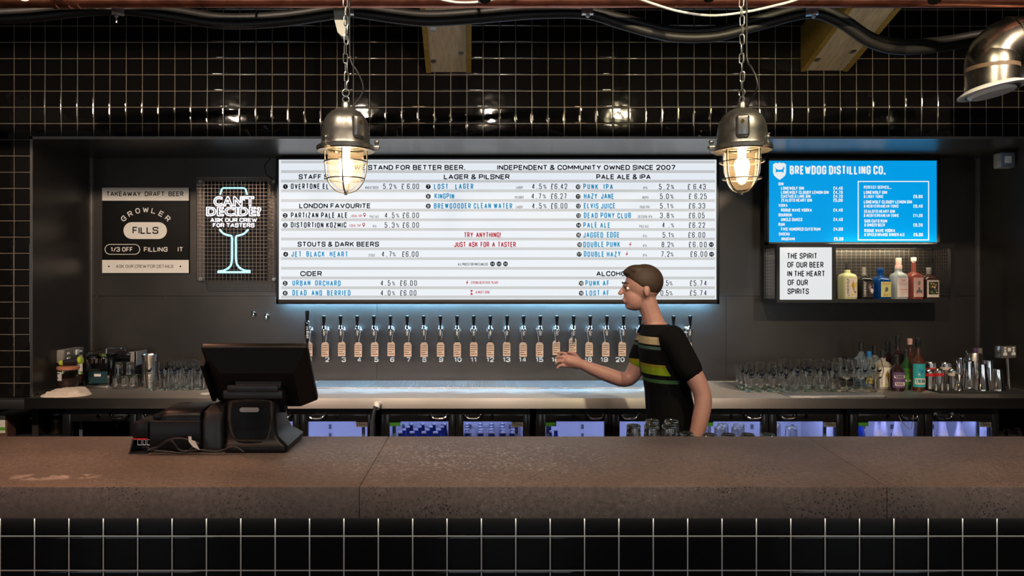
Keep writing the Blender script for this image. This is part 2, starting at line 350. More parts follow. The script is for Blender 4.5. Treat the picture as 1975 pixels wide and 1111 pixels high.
# condensed grotesque built from strokes: (closed, points in the letter box, indices of corners to round)
def _o(*p, c=False, r='all'): return (c, p, r)
ST = {
 'A': [_o((0, 0), (.5, 1), (1, 0), r=()), _o((.19, .30), (.81, .30))], 'B': [_o((0, 0), (0, 1), (.94, 1), (.94, .53), (0, .53), r=(2, 3)), _o((0, .53), (1, .53), (1, 0), (0, 0), r=(1, 2))],
 'C': [_o((1, .68), (1, 1), (0, 1), (0, 0), (1, 0), (1, .32))], 'D': [_o((0, 0), (0, 1), (1, 1), (1, 0), c=True, r=(2, 3))], 'E': [_o((1, 1), (0, 1), (0, 0), (1, 0), r=()), _o((0, .52), (.9, .52))],
 'F': [_o((1, 1), (0, 1), (0, 0), r=()), _o((0, .50), (.88, .50))], 'G': [_o((1, .70), (1, 1), (0, 1), (0, 0), (1, 0), (1, .48), (.55, .48), r=(1, 2, 3, 4))], 'H': [_o((0, 0), (0, 1)), _o((1, 0), (1, 1)), _o((0, .52), (1, .52))],
 'I': [_o((.5, 0), (.5, 1))], 'J': [_o((1, 1), (1, 0), (0, 0), (0, .30))], 'K': [_o((0, 0), (0, 1)), _o((1, 1), (.06, .42), r=()), _o((.36, .60), (1, 0), r=())], 'L': [_o((0, 1), (0, 0), (1, 0), r=())],
 'M': [_o((0, 0), (0, 1), (.5, .22), (1, 1), (1, 0), r=())], 'N': [_o((0, 0), (0, 1), (1, 0), (1, 1), r=())], 'O': [_o((0, 0), (1, 0), (1, 1), (0, 1), c=True)],
 'P': [_o((0, 0), (0, 1), (1, 1), (1, .44), (0, .44), r=(2, 3))], 'Q': [_o((0, 0), (1, 0), (1, 1), (0, 1), c=True), _o((.55, .28), (1, -.05))], 'R': [_o((0, 0), (0, 1), (.96, 1), (.96, .47), (0, .47), r=(2, 3)), _o((.5, .47), (1, 0), r=())],
 'S': [_o((1, .72), (1, 1), (0, 1), (0, .52), (1, .50), (1, 0), (0, 0), (0, .28))], 'T': [_o((0, 1), (1, 1)), _o((.5, 0), (.5, 1))], 'U': [_o((0, 1), (0, 0), (1, 0), (1, 1))], 'V': [_o((0, 1), (.5, 0), (1, 1), r=())],
 'W': [_o((0, 1), (.25, 0), (.5, .86), (.75, 0), (1, 1), r=())], 'X': [_o((0, 0), (1, 1)), _o((0, 1), (1, 0))], 'Y': [_o((0, 1), (.5, .46), (1, 1), r=()), _o((.5, .46), (.5, 0))], 'Z': [_o((0, 1), (1, 1), (0, 0), (1, 0), r=())],
 '0': [_o((0, 0), (1, 0), (1, 1), (0, 1), c=True)], '1': [_o((0, .76), (.75, 1), (.75, 0), r=())], '2': [_o((0, .70), (0, 1), (1, 1), (1, .58), (0, 0), (1, 0), r=(1, 2, 3))],
 '3': [_o((0, .74), (0, 1), (1, 1), (1, .53), (.35, .53), r=(1, 2, 3)), _o((.35, .53), (1, .53), (1, 0), (0, 0), (0, .26), r=(1, 2, 3))], '4': [_o((.76, 0), (.76, 1), (0, .26), (1, .26), r=())],
 '5': [_o((.95, 1), (.06, 1), (.06, .56), (1, .60), (1, 0), (0, 0), (0, .24), r=(3, 4, 5))], '6': [_o((1, .74), (1, 1), (0, 1), (0, 0), (1, 0), (1, .56), (0, .56), r=(1, 2, 3, 4, 5))], '7': [_o((0, 1), (1, 1), (.32, 0), r=())],
 '8': [_o((.05, .53), (.05, 1), (.95, 1), (.95, .53), c=True), _o((0, 0), (0, .53), (1, .53), (1, 0), c=True)], '9': [_o((0, .26), (0, 0), (1, 0), (1, 1), (0, 1), (0, .44), (1, .44), r=(1, 2, 3, 4, 5))],
 '&': [_o((1, 0), (.14, .70), (.14, 1), (.72, 1), (.72, .72), (0, .36), (0, 0), (.72, 0), (1, .42), r=(1, 2, 3, 4, 5, 6, 7))], '£': [_o((1, .74), (1, 1), (.28, 1), (.28, .0), r=(1, 2)), _o((0, 0), (1, 0)), _o((0, .46), (.78, .46))],
 '%': [_o((0, .62), (.36, .62), (.36, 1), (0, 1), c=True), _o((.64, 0), (1, 0), (1, .38), (.64, .38), c=True), _o((.2, 0), (.8, 1))], '.': [_o((.5, 0), (.5, .012))], ',': [_o((.5, 0), (.3, -.14))], "'": [_o((.5, .78), (.5, 1))],
 '?': [_o((0, .70), (0, 1), (1, 1), (1, .62), (.5, .46), (.5, .28), r=(1, 2, 3, 4)), _o((.5, 0), (.5, .012))], '!': [_o((.5, .28), (.5, 1)), _o((.5, 0), (.5, .012))], '/': [_o((0, 0), (1, 1))], '-': [_o((0, .45), (1, .45))]}
SW = {'I': 0, '.': 0, "'": 0, '!': 0, ',': .1, '1': .52, 'M': 1.30, 'W': 1.55, 'J': .86, 'L': .84, 'E': .88, 'F': .84, 'T': .98, 'A': 1.14, 'V': 1.10, 'Y': 1.06, 'K': 1.04, 'X': 1.04, '%': 1.15, '&': 1.12, '/': .7, '-': .5, 'O': 1.06, 'Q': 1.06, 'G': 1.04, ' ': .42}
STROKE = {'n': .125, 'b': .170, 'h': .205}
def round_path(pts, closed, which, rad):
    out = []; N = len(pts)
    for i, p in enumerate(pts):
        if (not closed and i in (0, N-1)) or (which != 'all' and i not in which): out.append(p); continue
        a, b = pts[i-1], pts[(i+1) % N]
        ua, ub = (Vector(a)-Vector(p)), (Vector(b)-Vector(p)); la, lb = ua.length, ub.length
        r = min(rad, la*.5, lb*.5); q0, q1, P_ = Vector(p)+ua/la*r, Vector(p)+ub/lb*r, Vector(p)
        for k in range(5): s = k/4; out.append(tuple(q0*(1-s)**2+P_*2*s*(1-s)*.93+P_*0+q1*s*s+(q0+q1)*.5*2*s*(1-s)*.07))
    return out
def ribbon(pts, closed, t):
    V2 = [Vector(p) for p in pts]; N = len(V2); L, Rr = [], []
    if not closed:                                     # sharp corners: separate strokes
        for i in range(1, N-1):
            a, b = (V2[i]-V2[i-1]), (V2[i+1]-V2[i])
            if a.length > 1e-9 and b.length > 1e-9 and a.normalized().dot(b.normalized()) < -.25:
                return ribbon(pts[:i+1], False, t)+ribbon(pts[i:], False, t)
    for i in range(N):
        a = V2[i]-V2[i-1] if (i or closed) else None; b = V2[(i+1) % N]-V2[i] if (i < N-1 or closed) else None
        if a is not None and a.length < 1e-9: a = None
        if b is not None and b.length < 1e-9: b = None
        na = Vector((-a.y, a.x)).normalized() if a is not None else None; nb = Vector((-b.y, b.x)).normalized() if b is not None else None
        if na is None: n = nb
        elif nb is None: n = na
        else:
            n = na+nb
            n = na if n.length < 1e-6 else n.normalized()/max(.55, n.normalized().dot(na))
        L.append(V2[i]+n*t/2); Rr.append(V2[i]-n*t/2)
    M_ = N if closed else N-1
    return [[tuple(Rr[i]), tuple(Rr[(i+1) % N]), tuple(L[(i+1) % N]), tuple(L[i])] for i in range(M_)]
def stroke_word(s, key, width, h, cond=None, gap=.10):
    """quads of the word, x from 0 to width, y from 0 to h"""
    t = STROKE[key]*h; f = [SW.get(c, 1.0) for c in s]; n = len(s)
    if cond:
        Wb = cond*.58*h; ws = [max(0, Wb*q-t*(q > 0 and 0))+0 for q in f]; tot = sum(ws)+t*sum(1 for c in s if c != ' ')
        g = (width-tot)/max(1, n-1)
        if g < .05*h: g = .06*h; Wb = max(.1*h, (width-t*sum(1 for c in s if c != ' ')-g*(n-1))/max(.1, sum(f)))
    else:
        g = gap*1.15*h; Wb = (width-t*sum(1 for c in s if c != ' ')-g*(n-1))/max(.1, sum(f))
        if Wb < .12*h: g *= .4; t *= .8; Wb = max(.08*h, (width-t*sum(1 for c in s if c != ' ')-g*(n-1))/max(.1, sum(f)))
    t_ = min(t, Wb*.62) if Wb > 0 else t; out = []; x = 0
    for c, q in zip(s, f):
        w = Wb*q
        if c == ' ': x += w+g; continue
        polys = []
        for closed, pts, which in ST[c]:
            real = [(t/2+px_*w, t/2+py_*(h-t)) for px_, py_ in pts]
            if c in '.!?' and pts[-1][1] == .012: real = [(real[0][0], 0), (real[0][0], t)]
            for q_ in ribbon(round_path(real, closed, which, min(.5*max(w, .001), .46*h)), closed, t_ if c not in '.' else t): polys.append((q_, len(polys)))
        out.append([([(x+a, b) for a, b in q_], k) for q_, k in polys]); x += w+t+g
    return out
def natural(s, key, h, gap=.10, w=.60):
    return h*(STROKE[key]*len(s.replace(' ', ''))+w*sum(SW.get(c, 1.0) for c in s)+gap*1.15*(len(s)-1))
def text(mb, s, x0, x1, yc, h, D, key='n', cond=None, gap=.10, dy=0):
    """flat lettering on the plane y = D, spanning pixel columns x0..x1 with capitals h pixels tall"""
    k = D/F; o = P(x0, yc+h/2, D)
    for quads in stroke_word(s, key, (x1-x0)*k, h*k, cond, gap):
        j = R.uniform(-dy, dy)*k
        for q, k_ in quads: mb.bm.faces.new([mb.bm.verts.new((o.x+a, D-.00001*k_, o.z+b+j)) for a, b in q])
    return mb
def textuv(mb, s, o, u, v, width, h, key='n', cond=None, gap=.10):
    o, u, v = Vector(o), Vector(u).normalized(), Vector(v).normalized()
    if s.upper() == s:
        for quads in stroke_word(s, key, width, h, cond, gap):
            w_ = u.cross(v)
            for q, k_ in quads: mb.bm.faces.new([mb.bm.verts.new(o+u*a+v*b+w_*(.00001*k_)) for a, b in q])
        return mb
    lay, sy = layout(s, key, width, h, cond, gap)
    for (vs, fs, a, b), ox, sx in lay:
        bv = [mb.bm.verts.new(o+u*(ox+x*sx)+v*(y*sy)) for x, y in vs]
        for f in fs:
            try: mb.bm.faces.new([bv[i] for i in f])
            except ValueError: pass
    return mb
def rectpx(mb, x0, x1, y0, y1, D, t=0, bev=0):
    a, b = P(x0, y1, D), P(x1, y0, D)
    if t: return mb.bx(a.x, b.x, D, D+t, a.z, b.z, bev)
    return mb.poly([(a.x, D, a.z), (b.x, D, a.z), (b.x, D, b.z), (a.x, D, b.z)])
def disc(mb, c, r, n=20, D=None):
    return mb.poly([(c[0]+r*math.cos(2*PI*k/n), c[1], c[2]+r*math.sin(2*PI*k/n)) for k in range(n)])
def pillpts(x0, x1, y0, y1, D, n=10):
    a, b = P(x0, y1, D), P(x1, y0, D); r = (b.z-a.z)/2; cz = (a.z+b.z)/2
    return [Vector((b.x-r+r*math.cos(t), D, cz+r*math.sin(t))) for t in [(-.5+k/n)*PI for k in range(n+1)]] + \
           [Vector((a.x+r+r*math.cos(t), D, cz+r*math.sin(t))) for t in [(.5+k/n)*PI for k in range(n+1)]]
# ================================================================ the setting
XL, XR, ZR = -2.70, 3.635, 2.552                 # recess sides and head
ZT = .958                                         # top of the steel worktop
def tile_wall(name, rects, mt, parent=None):
    """rects: (x0, x1, z0, z1, y, u0): tile joints 0.1003 m apart, u0/v0 = where a joint falls"""
    bm = bmesh.new(); uv = bm.loops.layers.uv.new('UVMap')
    for x0, x1, z0, z1, y, u0, v0 in rects:
        vs = [bm.verts.new(p) for p in ((x0, y, z0), (x1, y, z0), (x1, y, z1), (x0, y, z1))]
        f = bm.faces.new(vs)
        for l in f.loops: l[uv].uv = ((l.vert.co.x-u0)/.1003+40, (l.vert.co.z-v0)/.1003+40)
        e = [bm.verts.new(v.co+Vector((0, .06, 0))) for v in vs]
        for k in range(4): bm.faces.new((vs[(k+1) % 4], vs[k], e[k], e[(k+1) % 4]))
        bm.faces.new(e[::-1])
    me = bpy.data.meshes.new(name); bm.to_mesh(me); bm.free(); me.materials.append(mt)
    o = bpy.data.objects.new(name, me); C.objects.link(o)
    if parent: me.transform(wm(parent).inverted()); o.parent = parent
    else: o['kind'] = 'structure'
    return o
v0 = PZ(269.6, D_WALL)
tile_wall('wall_back', [(PX(59.5, D_WALL), 4.6, ZR, 3.75, D_WALL, PX(87, D_WALL), v0),
                        (-4.4, PX(59.5, D_WALL), .955, 3.75, D_WALL, PX(27.4, D_WALL), v0),
                        (XR, 4.6, 0, ZR, D_WALL, PX(87, D_WALL), v0)], M['tile'])
mb = MB()                                         # steel lining of the recess: panels with joints
Y0, Y1 = D_BACK, D_BACK+.03
xs = [XL, PX(727, D_BACK), PX(1418, D_BACK)+.02, XR]; zj = PZ(571, D_BACK)
mb.bx(XL, PX(531, D_BACK), Y0, Y1, zj+.0015, ZR)
mb.bx(XL, PX(727, D_BACK)-.001, Y0, Y1, .30, zj-.0015)
mb.bx(PX(531, D_BACK)+.002, XR, Y0, Y1, zj+.0015, ZR)
mb.bx(PX(727, D_BACK)+.001, PX(1400, D_BACK), Y0, Y1, .30, zj-.0015)
mb.bx(PX(1400, D_BACK)+.002, XR, Y0, Y1, .30, zj-.0015)
mb.bx(XL-.04, XR+.04, Y1, Y1+.03, .0, ZR+.04)
rec = struct('wall_recess', mb, M['darksteel'], smooth=False)
struct('wall_recess_left', MB().bx(XL, XL+.004, D_WALL-.002, Y0-.0005, .97, ZR).bx(XL-.04, XL-.0005, D_WALL+.062, Y0+.03, .05, ZR), M['darksteel'], smooth=False)
struct('wall_recess_right', MB().bx(XR-.004, XR, D_WALL-.002, Y0-.0005, .97, ZR).bx(XR+.0005, XR+.04, D_WALL+.062, Y0+.03, .05, ZR), M['darksteel'], smooth=False)
struct('wall_recess_top', MB().bx(XL, XR, D_WALL-.002, Y0-.0005, ZR-.004, ZR).bx(XL-.04, XR+.04, D_WALL+.062, Y0+.03, ZR+.0005, ZR+.04), M['darksteel'], smooth=False)
mb = MB().bx(XL-.012, XR+.05, D_WALL-.006, D_WALL+.001, ZR-.006, ZR+.010).bx(XL-.012, XL+.003, D_WALL-.006, D_WALL+.001, ZT, ZR+.010)
struct('trim_1', mb, M['edge'], smooth=False)
struct('trim_2', MB().bx(XL+.0, XL+.012, Y0-.012, Y0, ZT, ZR), M['edge'], smooth=False)
struct('trim_3', MB().bx(XR-.012, XR, Y0-.012, Y0, ZT, ZR), M['edge'], smooth=False)
struct('floor', MB().bx(-4.4, 4.6, -2.5, 5.4, -.06, 0), M['floor'], smooth=False)
struct('ceiling', MB().bx(-4.4, 4.6, 2.9, 5.4, 3.75, 3.83).bx(-4.4, 4.6, -2.5, 2.9, 3.48, 3.83).bx(-4.4, 4.6, 2.75, 2.9, 3.27, 3.48), M['ceil'], smooth=False)  # the lowest box is an added, unseen downstand shading the top tile rows
struct('wall_left', MB().bx(-4.46, -4.4, 2.0, 5.4, 0, 3.75), M['ceil'], smooth=False)
struct('wall_right', MB().bx(4.6, 4.66, 2.0, 5.4, 0, 3.75), M['ceil'], smooth=False)
for x, y in ((186, 571), (320, 571.5), (453, 572), (717, 719.5), (739, 717.5), (870, 718), (1002, 718), (1134, 718), (1418, 565), (1850, 569), (1423, 628)):
    p = P(x, y, D_BACK); obj('screw', MB().lathe([(0, -.004), (.005, -.003), (.006, 0)], 10, Matrix.Translation(p) @ Matrix.Rotation(-PI/2, 4, 'X') @ Matrix.Diagonal((1, 1, -1, 1))), M['chrome'] if y != 628 else M['matt'], rec)
NX = [599, 631, 663, 693, 726, 756.5, 788, 818.5, 851, 883, 913.5, 945.5, 977, 1008, 1040.5, 1071, 1103, 1134.5, 1165.5, 1196, 1228]
for i, x in enumerate(NX):
    w = natural(str(i+1), 'h', 9.4)*1.08
    obj('number_lettering', text(MB(), str(i+1), x-w/2, x+w/2, 693.5, 9.4, D_BACK-.001, 'h'), M['white'], rec)
# ================================================================ bar counter
t = thing('bar_counter', 'tiled bar front carrying the brown concrete counter slabs', 'bar counter', (0, D_BAR, 0))
tile_wall('tiled_front', [(-3.9, 3.9, 0, .985, D_BAR, PX(0, D_BAR)+.0005, PZ(1034, D_BAR))], M['bartile'], t)
obj('carcass', MB().bx(-3.9, 3.9, D_BAR+.062, 2.60, .0, .985), M['matt'], t, smooth=False)
obj('back_shelf', MB().bx(-3.9, 3.9, 2.605, 3.16, .955, .975).bx(-3.9, 3.9, 2.605, 2.66, .0, .955), M['darksteel'], t, smooth=False)
obj('led_strip', MB().bx(-3.88, 3.88, D_BAR-.016, D_BAR-.004, .984, .992), M['ledwarm'], t, smooth=False)
# slabs: y left edge 941 / 843, right edge 936 / 840
zt, zb, yf, yb = 1.083, .9925, 2.05, 2.725
def slab(xf0, xf1, xb0, xb1, label):
    mb = MB(); g = .0003
    pts = [(xf0+g, yf, zt), (xf1-g, yf, zt), (xb1-g, yb, zt), (xb0+g, yb, zt)]
    mb.prism([Vector((x, y, zb)) for x, y, z in pts], (0, 0, zt-zb))
    es = [e for e in mb.bm.edges]
    bmesh.ops.bevel(mb.bm, geom=es, offset=.003, segments=2, profile=.5, affect='EDGES')
    return tag(obj('concrete_countertop', mb, M['concrete']), label, 'countertop', 'concrete slabs of the bar top')
xa, xb_ = PX(693, yf), PX(1711, yf); xa2, xb2 = PX(750, yb)+.0, PX(1555, yb)
slab(-3.9, xa, -3.9, xa2, 'brown concrete counter slab under the black till')
slab(xa, xb_, xa2, xb2, 'longest concrete counter slab, scuffed pale in the middle')
slab(xb_, 3.9, xb2, 3.9, 'grey brown concrete counter slab at the right end beyond the slanting joint')
# ================================================================ worktop, drip trays, hose
t = thing('worktop', 'long brushed stainless steel back bar worktop with folded front edge', 'worktop', (0, D_TOP, ZT))
brushed(obj('top_sheet', MB().bx(XL+.004, XR-.002, D_TOP, D_BACK-.001, ZT-.05, ZT, .004), M['sheet'], t))
brushed(obj('front_edge', MB().bx(XL+.004, XR-.002, D_TOP-.004, D_TOP-.0005, ZT-.062, ZT+.0015, .001), M['sheet'], t))
def perforated(name, x0, x1, y0, y1, label, cat='drip tray', n=60):
    q = thing(name, label, cat, ((x0+x1)/2, (y0+y1)/2, ZT))
    obj('tray', MB().bx(x0, x1, y0, y1, ZT+.0006, ZT+.004, .0015), M['steel'], q)
    mb = MB(); w = (x1-x0)/n
    for k in range(n): mb.bx(x0+k*w+w*.18, x0+(k+1)*w-w*.18, y0+.02, y1-.02, ZT+.0045, ZT+.0085)
    for k in range(5):
        yy = y0+.02+(y1-y0-.04)*k/4; mb.bx(x0+.01, x1-.01, yy-.004, yy+.004, ZT+.0042, ZT+.0062)
    obj('grille', mb, M['tray'], q, smooth=False)
    return q
perforated('drip_tray', PX(604, 4.95), PX(1310, 4.95), 4.80, 5.165, 'long perforated steel drip tray below the row of taps', n=220)
perforated('drip_tray', PX(1508, 4.55), PX(1690, 4.55), 4.43, 4.62, 'short ribbed steel drainer in front of the stemmed glasses', n=50)
hp = [P(x, y, 4.33) for x, y in ((725, 783), (721, 795), (718.5, 812), (718, 840), (718, 950))]
t = thing('hose', 'grey hose hanging from a pale fitting on the worktop edge', 'hose', P(725, 783, 4.36))
obj('pipe', MB().tube(hp, .012, 10), M['galv'], t)
obj('fitting', MB().cyl(P(726, 788, 4.335), P(727, 777, 4.36), .02, .018, 12).cyl(P(727, 779, 4.36), P(733, 779, 4.40), .014, n=12), M['white'], t)
# ================================================================ letter board
DB = D_BACK-.095
t = thing('letter_board', 'wide backlit white letter board listing beers and prices', 'letter board', P(960, 587, DB))
mb = MB(); T = .085
x0, x1, y0, y1 = 533.5, 1386.5, 304, 586.5
for a in ((x0, 538, y0, y1), (1381.5, x1, y0, y1), (x0, x1, y0, 308), (x0, x1, 577.5, y1)):
    p, q = P(a[0], a[3], DB), P(a[1], a[2], DB); mb.bx(p.x, q.x, DB-.012, DB+.035, p.z, q.z, .002)
obj('frame', mb, M['black'], t)
obj('light_panel', rectpx(MB(), 538, 1381.5, 308, 577.5, DB, .012), M['board'], t, smooth=False)
obj('back_box', rectpx(MB(), 536, 1384, 306, 573, DB+.014, .079), M['matt'], t, smooth=False)
p, q = P(545, 580, DB+.06), P(1372, 577, DB+.06)
obj('underlight_strip', MB().bx(p.x, q.x, DB+.045, DB+.057, p.z, q.z), M['led'], t, smooth=False)
for y in (312.3, 331, 349.4, 368.1, 386.8, 405.2, 423.9, 442.6, 461, 479.7, 498.7, 517.4, 536.1, 555, 572.8):
    obj('letter_rail', rectpx(MB(), 542, 1379, y-2.7, y+2.7, DB-.004, .004), M['rail'], t, smooth=False)
DL = DB-.0012
for s, a, b, y in (("WE STAND FOR BETTER BEER.", 683, 897, 323), ("INDEPENDENT & COMMUNITY OWNED SINCE 2007", 959, 1303, 323), ("STAFF S", 576, 633, 341),
                   ("LAGER & PILSNER", 856, 983, 341), ("PALE ALE & IPA", 1150, 1255, 341), ("LONDON FAVOURITE", 577, 715, 397), ("STOUTS & DARK BEERS", 574, 731, 471),
                   ("CIDER", 579, 621, 527.8), ("ALCOHOL FREE", 1150, 1254, 527.8)):
    obj('heading_lettering', text(MB(), s, a, b, y, 9.8, DL, 'h', gap=.10), M['ink'], t)
ROWS = [(1, 550.5, 'k', "OVERTONE EL", 561, 634, 359.5, "WHEAT BEER", 704, 730, "5.2 %", 739, 765, "£ 6.00", 774, 808),
    (2, 550, 'k', "PARTIZAN PALE ALE", 561, 670, 415.3, "PALE ALE", 713, 731, "4.5 %", 742, 770, "£6.00", 776, 808),
    (3, 550, 'k', "DISTORTION KOZMIC", 561, 668, 434, "IPA", 719, 726, "5.3 %", 742, 770, "£6.00", 776, 808),
    (4, 551, 'b', "JET  BLACK  HEART", 562, 671, 490, "STOUT", 711, 724, "4.7%", 736, 763, "£6.00", 775, 807),
    (5, 550, 'b', "URBAN  ORCHARD", 564, 657, 546, None, 0, 0, "4.5 %", 734, 762, "£6.00", 771, 804),
    (6, 550, 'b', "DEAD  AND  BERRIED", 564, 676, 565, None, 0, 0, "4.0 %", 734, 762, "£6.00", 771, 803),
    (7, 826, 'b', "LOST   LAGER", 837, 913, 359.5, "LAGER", 995, 1008, "4.5 %", 1026, 1054, "£6.42", 1062, 1094),
    (8, 826, 'b', "KINGPIN", 838, 876, 378.3, "PILSNER", 993, 1010, "4.7 %", 1025, 1053, "£6.27", 1062, 1093),
    (9, 826, 'b', "BREWGOODER CLEAN WATER", 837, 988, 397, "LAGER", 995, 1008, "4.5 %", 1026, 1054, "£6.00", 1062, 1094),
    (10, 1115, 'b', "PUNK  IPA", 1125, 1182, 360, "IPA", 1241, 1249, "5.2 %", 1271, 1300, "£ 6.43", 1326, 1361),
    (11, 1115, 'b', "HAZY  JANE", 1126, 1184, 378.5, "NEIPA", 1239, 1251, "5.0 %", 1273, 1299, "£ 6.25", 1328, 1363),
    (12, 1115.5, 'b', "ELVIS JUICE", 1126, 1187, 397, "FRUIT IPA", 1234, 1253, "5.1 %", 1273, 1299, "£6.33", 1328, 1360),
    (13, 1116, 'b', "DEAD PONY CLUB", 1126, 1217, 415.5, "SESSION  IPA", 1230, 1258, "3.8 %", 1273, 1300, "£6.05", 1328, 1359),
    (14, 1116, 'b', "PALE ALE", 1125, 1177, 434, "PALE ALE", 1233, 1251, "4.  %", 1277, 1300, "£6.22", 1328, 1360),
    (15, 1116, 'b', "JAGGED  EDGE", 1125, 1195, 453, "IPA", 1240, 1248, "5.1%", 1278, 1300, "£6.00", 1327, 1360),
    (16, 1118, 'b', "DOUBLE PUNK", 1125, 1196, 471.5, "IPA", 1240, 1248, "8.2%", 1276, 1300, "£6.00", 1328, 1363),
    (17, 1117, 'b', "DOUBLE HAZY", 1126, 1197, 490, "IPA", 1240, 1248, "7.2%", 1275, 1299, "£6.00", 1331, 1364),
    (18, 1121, 'b', "PUNK AF", 1129, 1175, 546, "IPA", 1247, 1254, "0.5%", 1274, 1297, "£5.74", 1330, 1363),
    (19, 1121, 'b', "LOST AF", 1130, 1175, 565, "LOW LAGER", 1222, 1255, "0.5%", 1274, 1297, "£5.74", 1330, 1363)]
kk = DB/F
for n, nx, col, s, a, b, y, st, sa, sb, ab, aa, ab1, pr, pa, pb in ROWS:
    c = P(nx, y+.4, DL-.0006); d = obj('number_disc', disc(MB(), (c.x, c.y, c.z), 4.7*kk), M['ink'], t)
    w = min(6.4, natural(str(n), 'n', 5.2))
    obj('number_lettering', text(MB(), str(n), nx-w/2, nx+w/2, y+.4, 5.2, DL-.0012, 'n'), M['screenwhite'], d)
    obj('name_lettering', text(MB(), s, a, b, y, 10.6, DL, 'b', cond=.55, dy=.45), M['ink'] if col == 'k' else M['blueink'], t)
    if st: obj('style_lettering', text(MB(), st, sa, sb, y+2.4, 5.2, DL, 'n', gap=.05), M['greyink'], t)
    obj('strength_lettering', text(MB(), ab.replace('%', '').rstrip(), aa, ab1-(9 if ' ' in ab else 7.5), y, 10.6, DL, 'n', cond=.62), M['ink'], t)
    obj('percent_sign', text(MB(), '%', ab1-6, ab1, y+.6, 8, DL, 'n'), M['greyink'], t)
    obj('price_lettering', text(MB(), pr, pa, pb, y, 10.6, DL, 'n', cond=.62), M['ink'], t)
for s, a, b, y, h, k in (("TRY  ANYTHING!", 895, 966, 453, 10.2, 'r'), ("JUST  ASK  FOR  A  TASTER", 876, 995, 471.5, 10.2, 'r'), ("LOCAL TAP", 677, 698, 416.5, 5, 'r'), ("LOCAL TAP", 674, 696, 435, 5, 'r'),
                        ("STRONG BEER OVER 7% ABV", 908, 961, 545, 5.2, 'r'), ("ALMOST GONE", 917, 945, 563.5, 5.2, 'r'), ("ALL PRICES FOR PINTS UNLESS", 883, 941, 509.7, 5.2, 'k')):
    obj('note_lettering', text(MB(), s, a, b, y, h, DL, 'b' if h > 6 else 'n', cond=.58 if h > 6 else None, gap=.05), M['redink'] if k == 'r' else M['ink'], t)
for x, y, s in ((950, 509, '1/3'), (962.5, 509, '1/2'), (975, 509, '2/3'), (1372, 471.7, '1/2'), (1372.5, 490.4, '1/2')):
    c = P(x, y, DL-.0006); d = obj('measure_disc', disc(MB(), c, 4.7*kk), M['ink'], t)
    obj('number_lettering', text(MB(), s, x-3, x+3, y, 4, DL-.0012, 'n'), M['screenwhite'], d)
def pxpoly(pts, D): return [P(x, y, D) for x, y in pts]
for x, y, k in ((901, 545, 1), (1215.5, 471.5, 1), (1209, 490, 1)):
    obj('bolt_mark', MB().poly(pxpoly([(x+1.5, y-5), (x-2.6, y+.8), (x-.2, y+.8), (x-1.6, y+5), (x+2.6, y-1), (x+.2, y-1), (x+2.2, y-5)], DL)), M['redink'], t)
for x, y in ((703, 413.5), (701.5, 432.5)):
    obj('pin_mark', MB().torus(P(x, y, DL), 2.2*kk, .7*kk, (0, 1, 0), 12, 4).poly(pxpoly([(x-2, y+2), (x+2, y+2), (x, y+6)], DL)), M['redink'], t)
x, y = 909.5, 564
obj('hourglass_mark', MB().poly(pxpoly([(x-3, y-4.5), (x+3, y-4.5), (x, y)], DL)).poly(pxpoly([(x-3, y+4.5), (x+3, y+4.5), (x, y)], DL)), M['redink'], t)
# ================================================================ blue menu screen
DS = 5.02
t = thing('menu_screen', 'bright blue wall screen listing spirits and prices', 'screen', P(1645, 470, DS))
mb = MB()
for a in ((1479.5, 1483, 305, 471), (1806.5, 1812, 305, 471), (1479.5, 1812, 305, 310), (1479.5, 1812, 467, 471)):
    p, q = P(a[0], a[3], DS), P(a[1], a[2], DS); mb.bx(p.x, q.x, DS-.004, DS+.05, p.z, q.z, .0015)
obj('bezel', mb, M['black'], t)
obj('display', rectpx(MB(), 1483, 1806.5, 310, 467, DS, .01), M['screen'], t, smooth=False)
obj('back_cover', rectpx(MB(), 1484, 1806, 310, 467, DS+.012, .06, .004), M['matt'], t)
obj('wall_bracket', rectpx(MB(), 1600, 1690, 340, 440, DS+.0725, .09), M['galv'], t, smooth=False)
DT = DS-.001
sh = [(1491, 317), (1491, 333), (1493.5, 339), (1498, 343), (1503.7, 347), (1509.5, 343), (1514, 339), (1516, 333), (1516, 317), (1511, 314), (1507.5, 315), (1503.7, 313.2), (1500, 315), (1496, 314)]
obj('shield_logo', MB().poly(pxpoly(sh, DT)), M['screenwhite'], t)
dog = [(1494.5, 321), (1497, 325.5), (1501, 327.5), (1507, 327.5), (1510, 325), (1511.8, 320), (1513, 325), (1511, 328.5), (1512, 333.5), (1508, 331.5), (1499, 331.5), (1495.5, 333.8), (1496.5, 329)]
obj('dog_logo', MB().poly(pxpoly(dog, DT-.0006)), M['screen'], t)
obj('heading_lettering', text(MB(), "BREWDOG DISTILLING CO.", 1523, 1708, 328, 17.5, DT, 'h', gap=.06), M['screenwhite'], t)
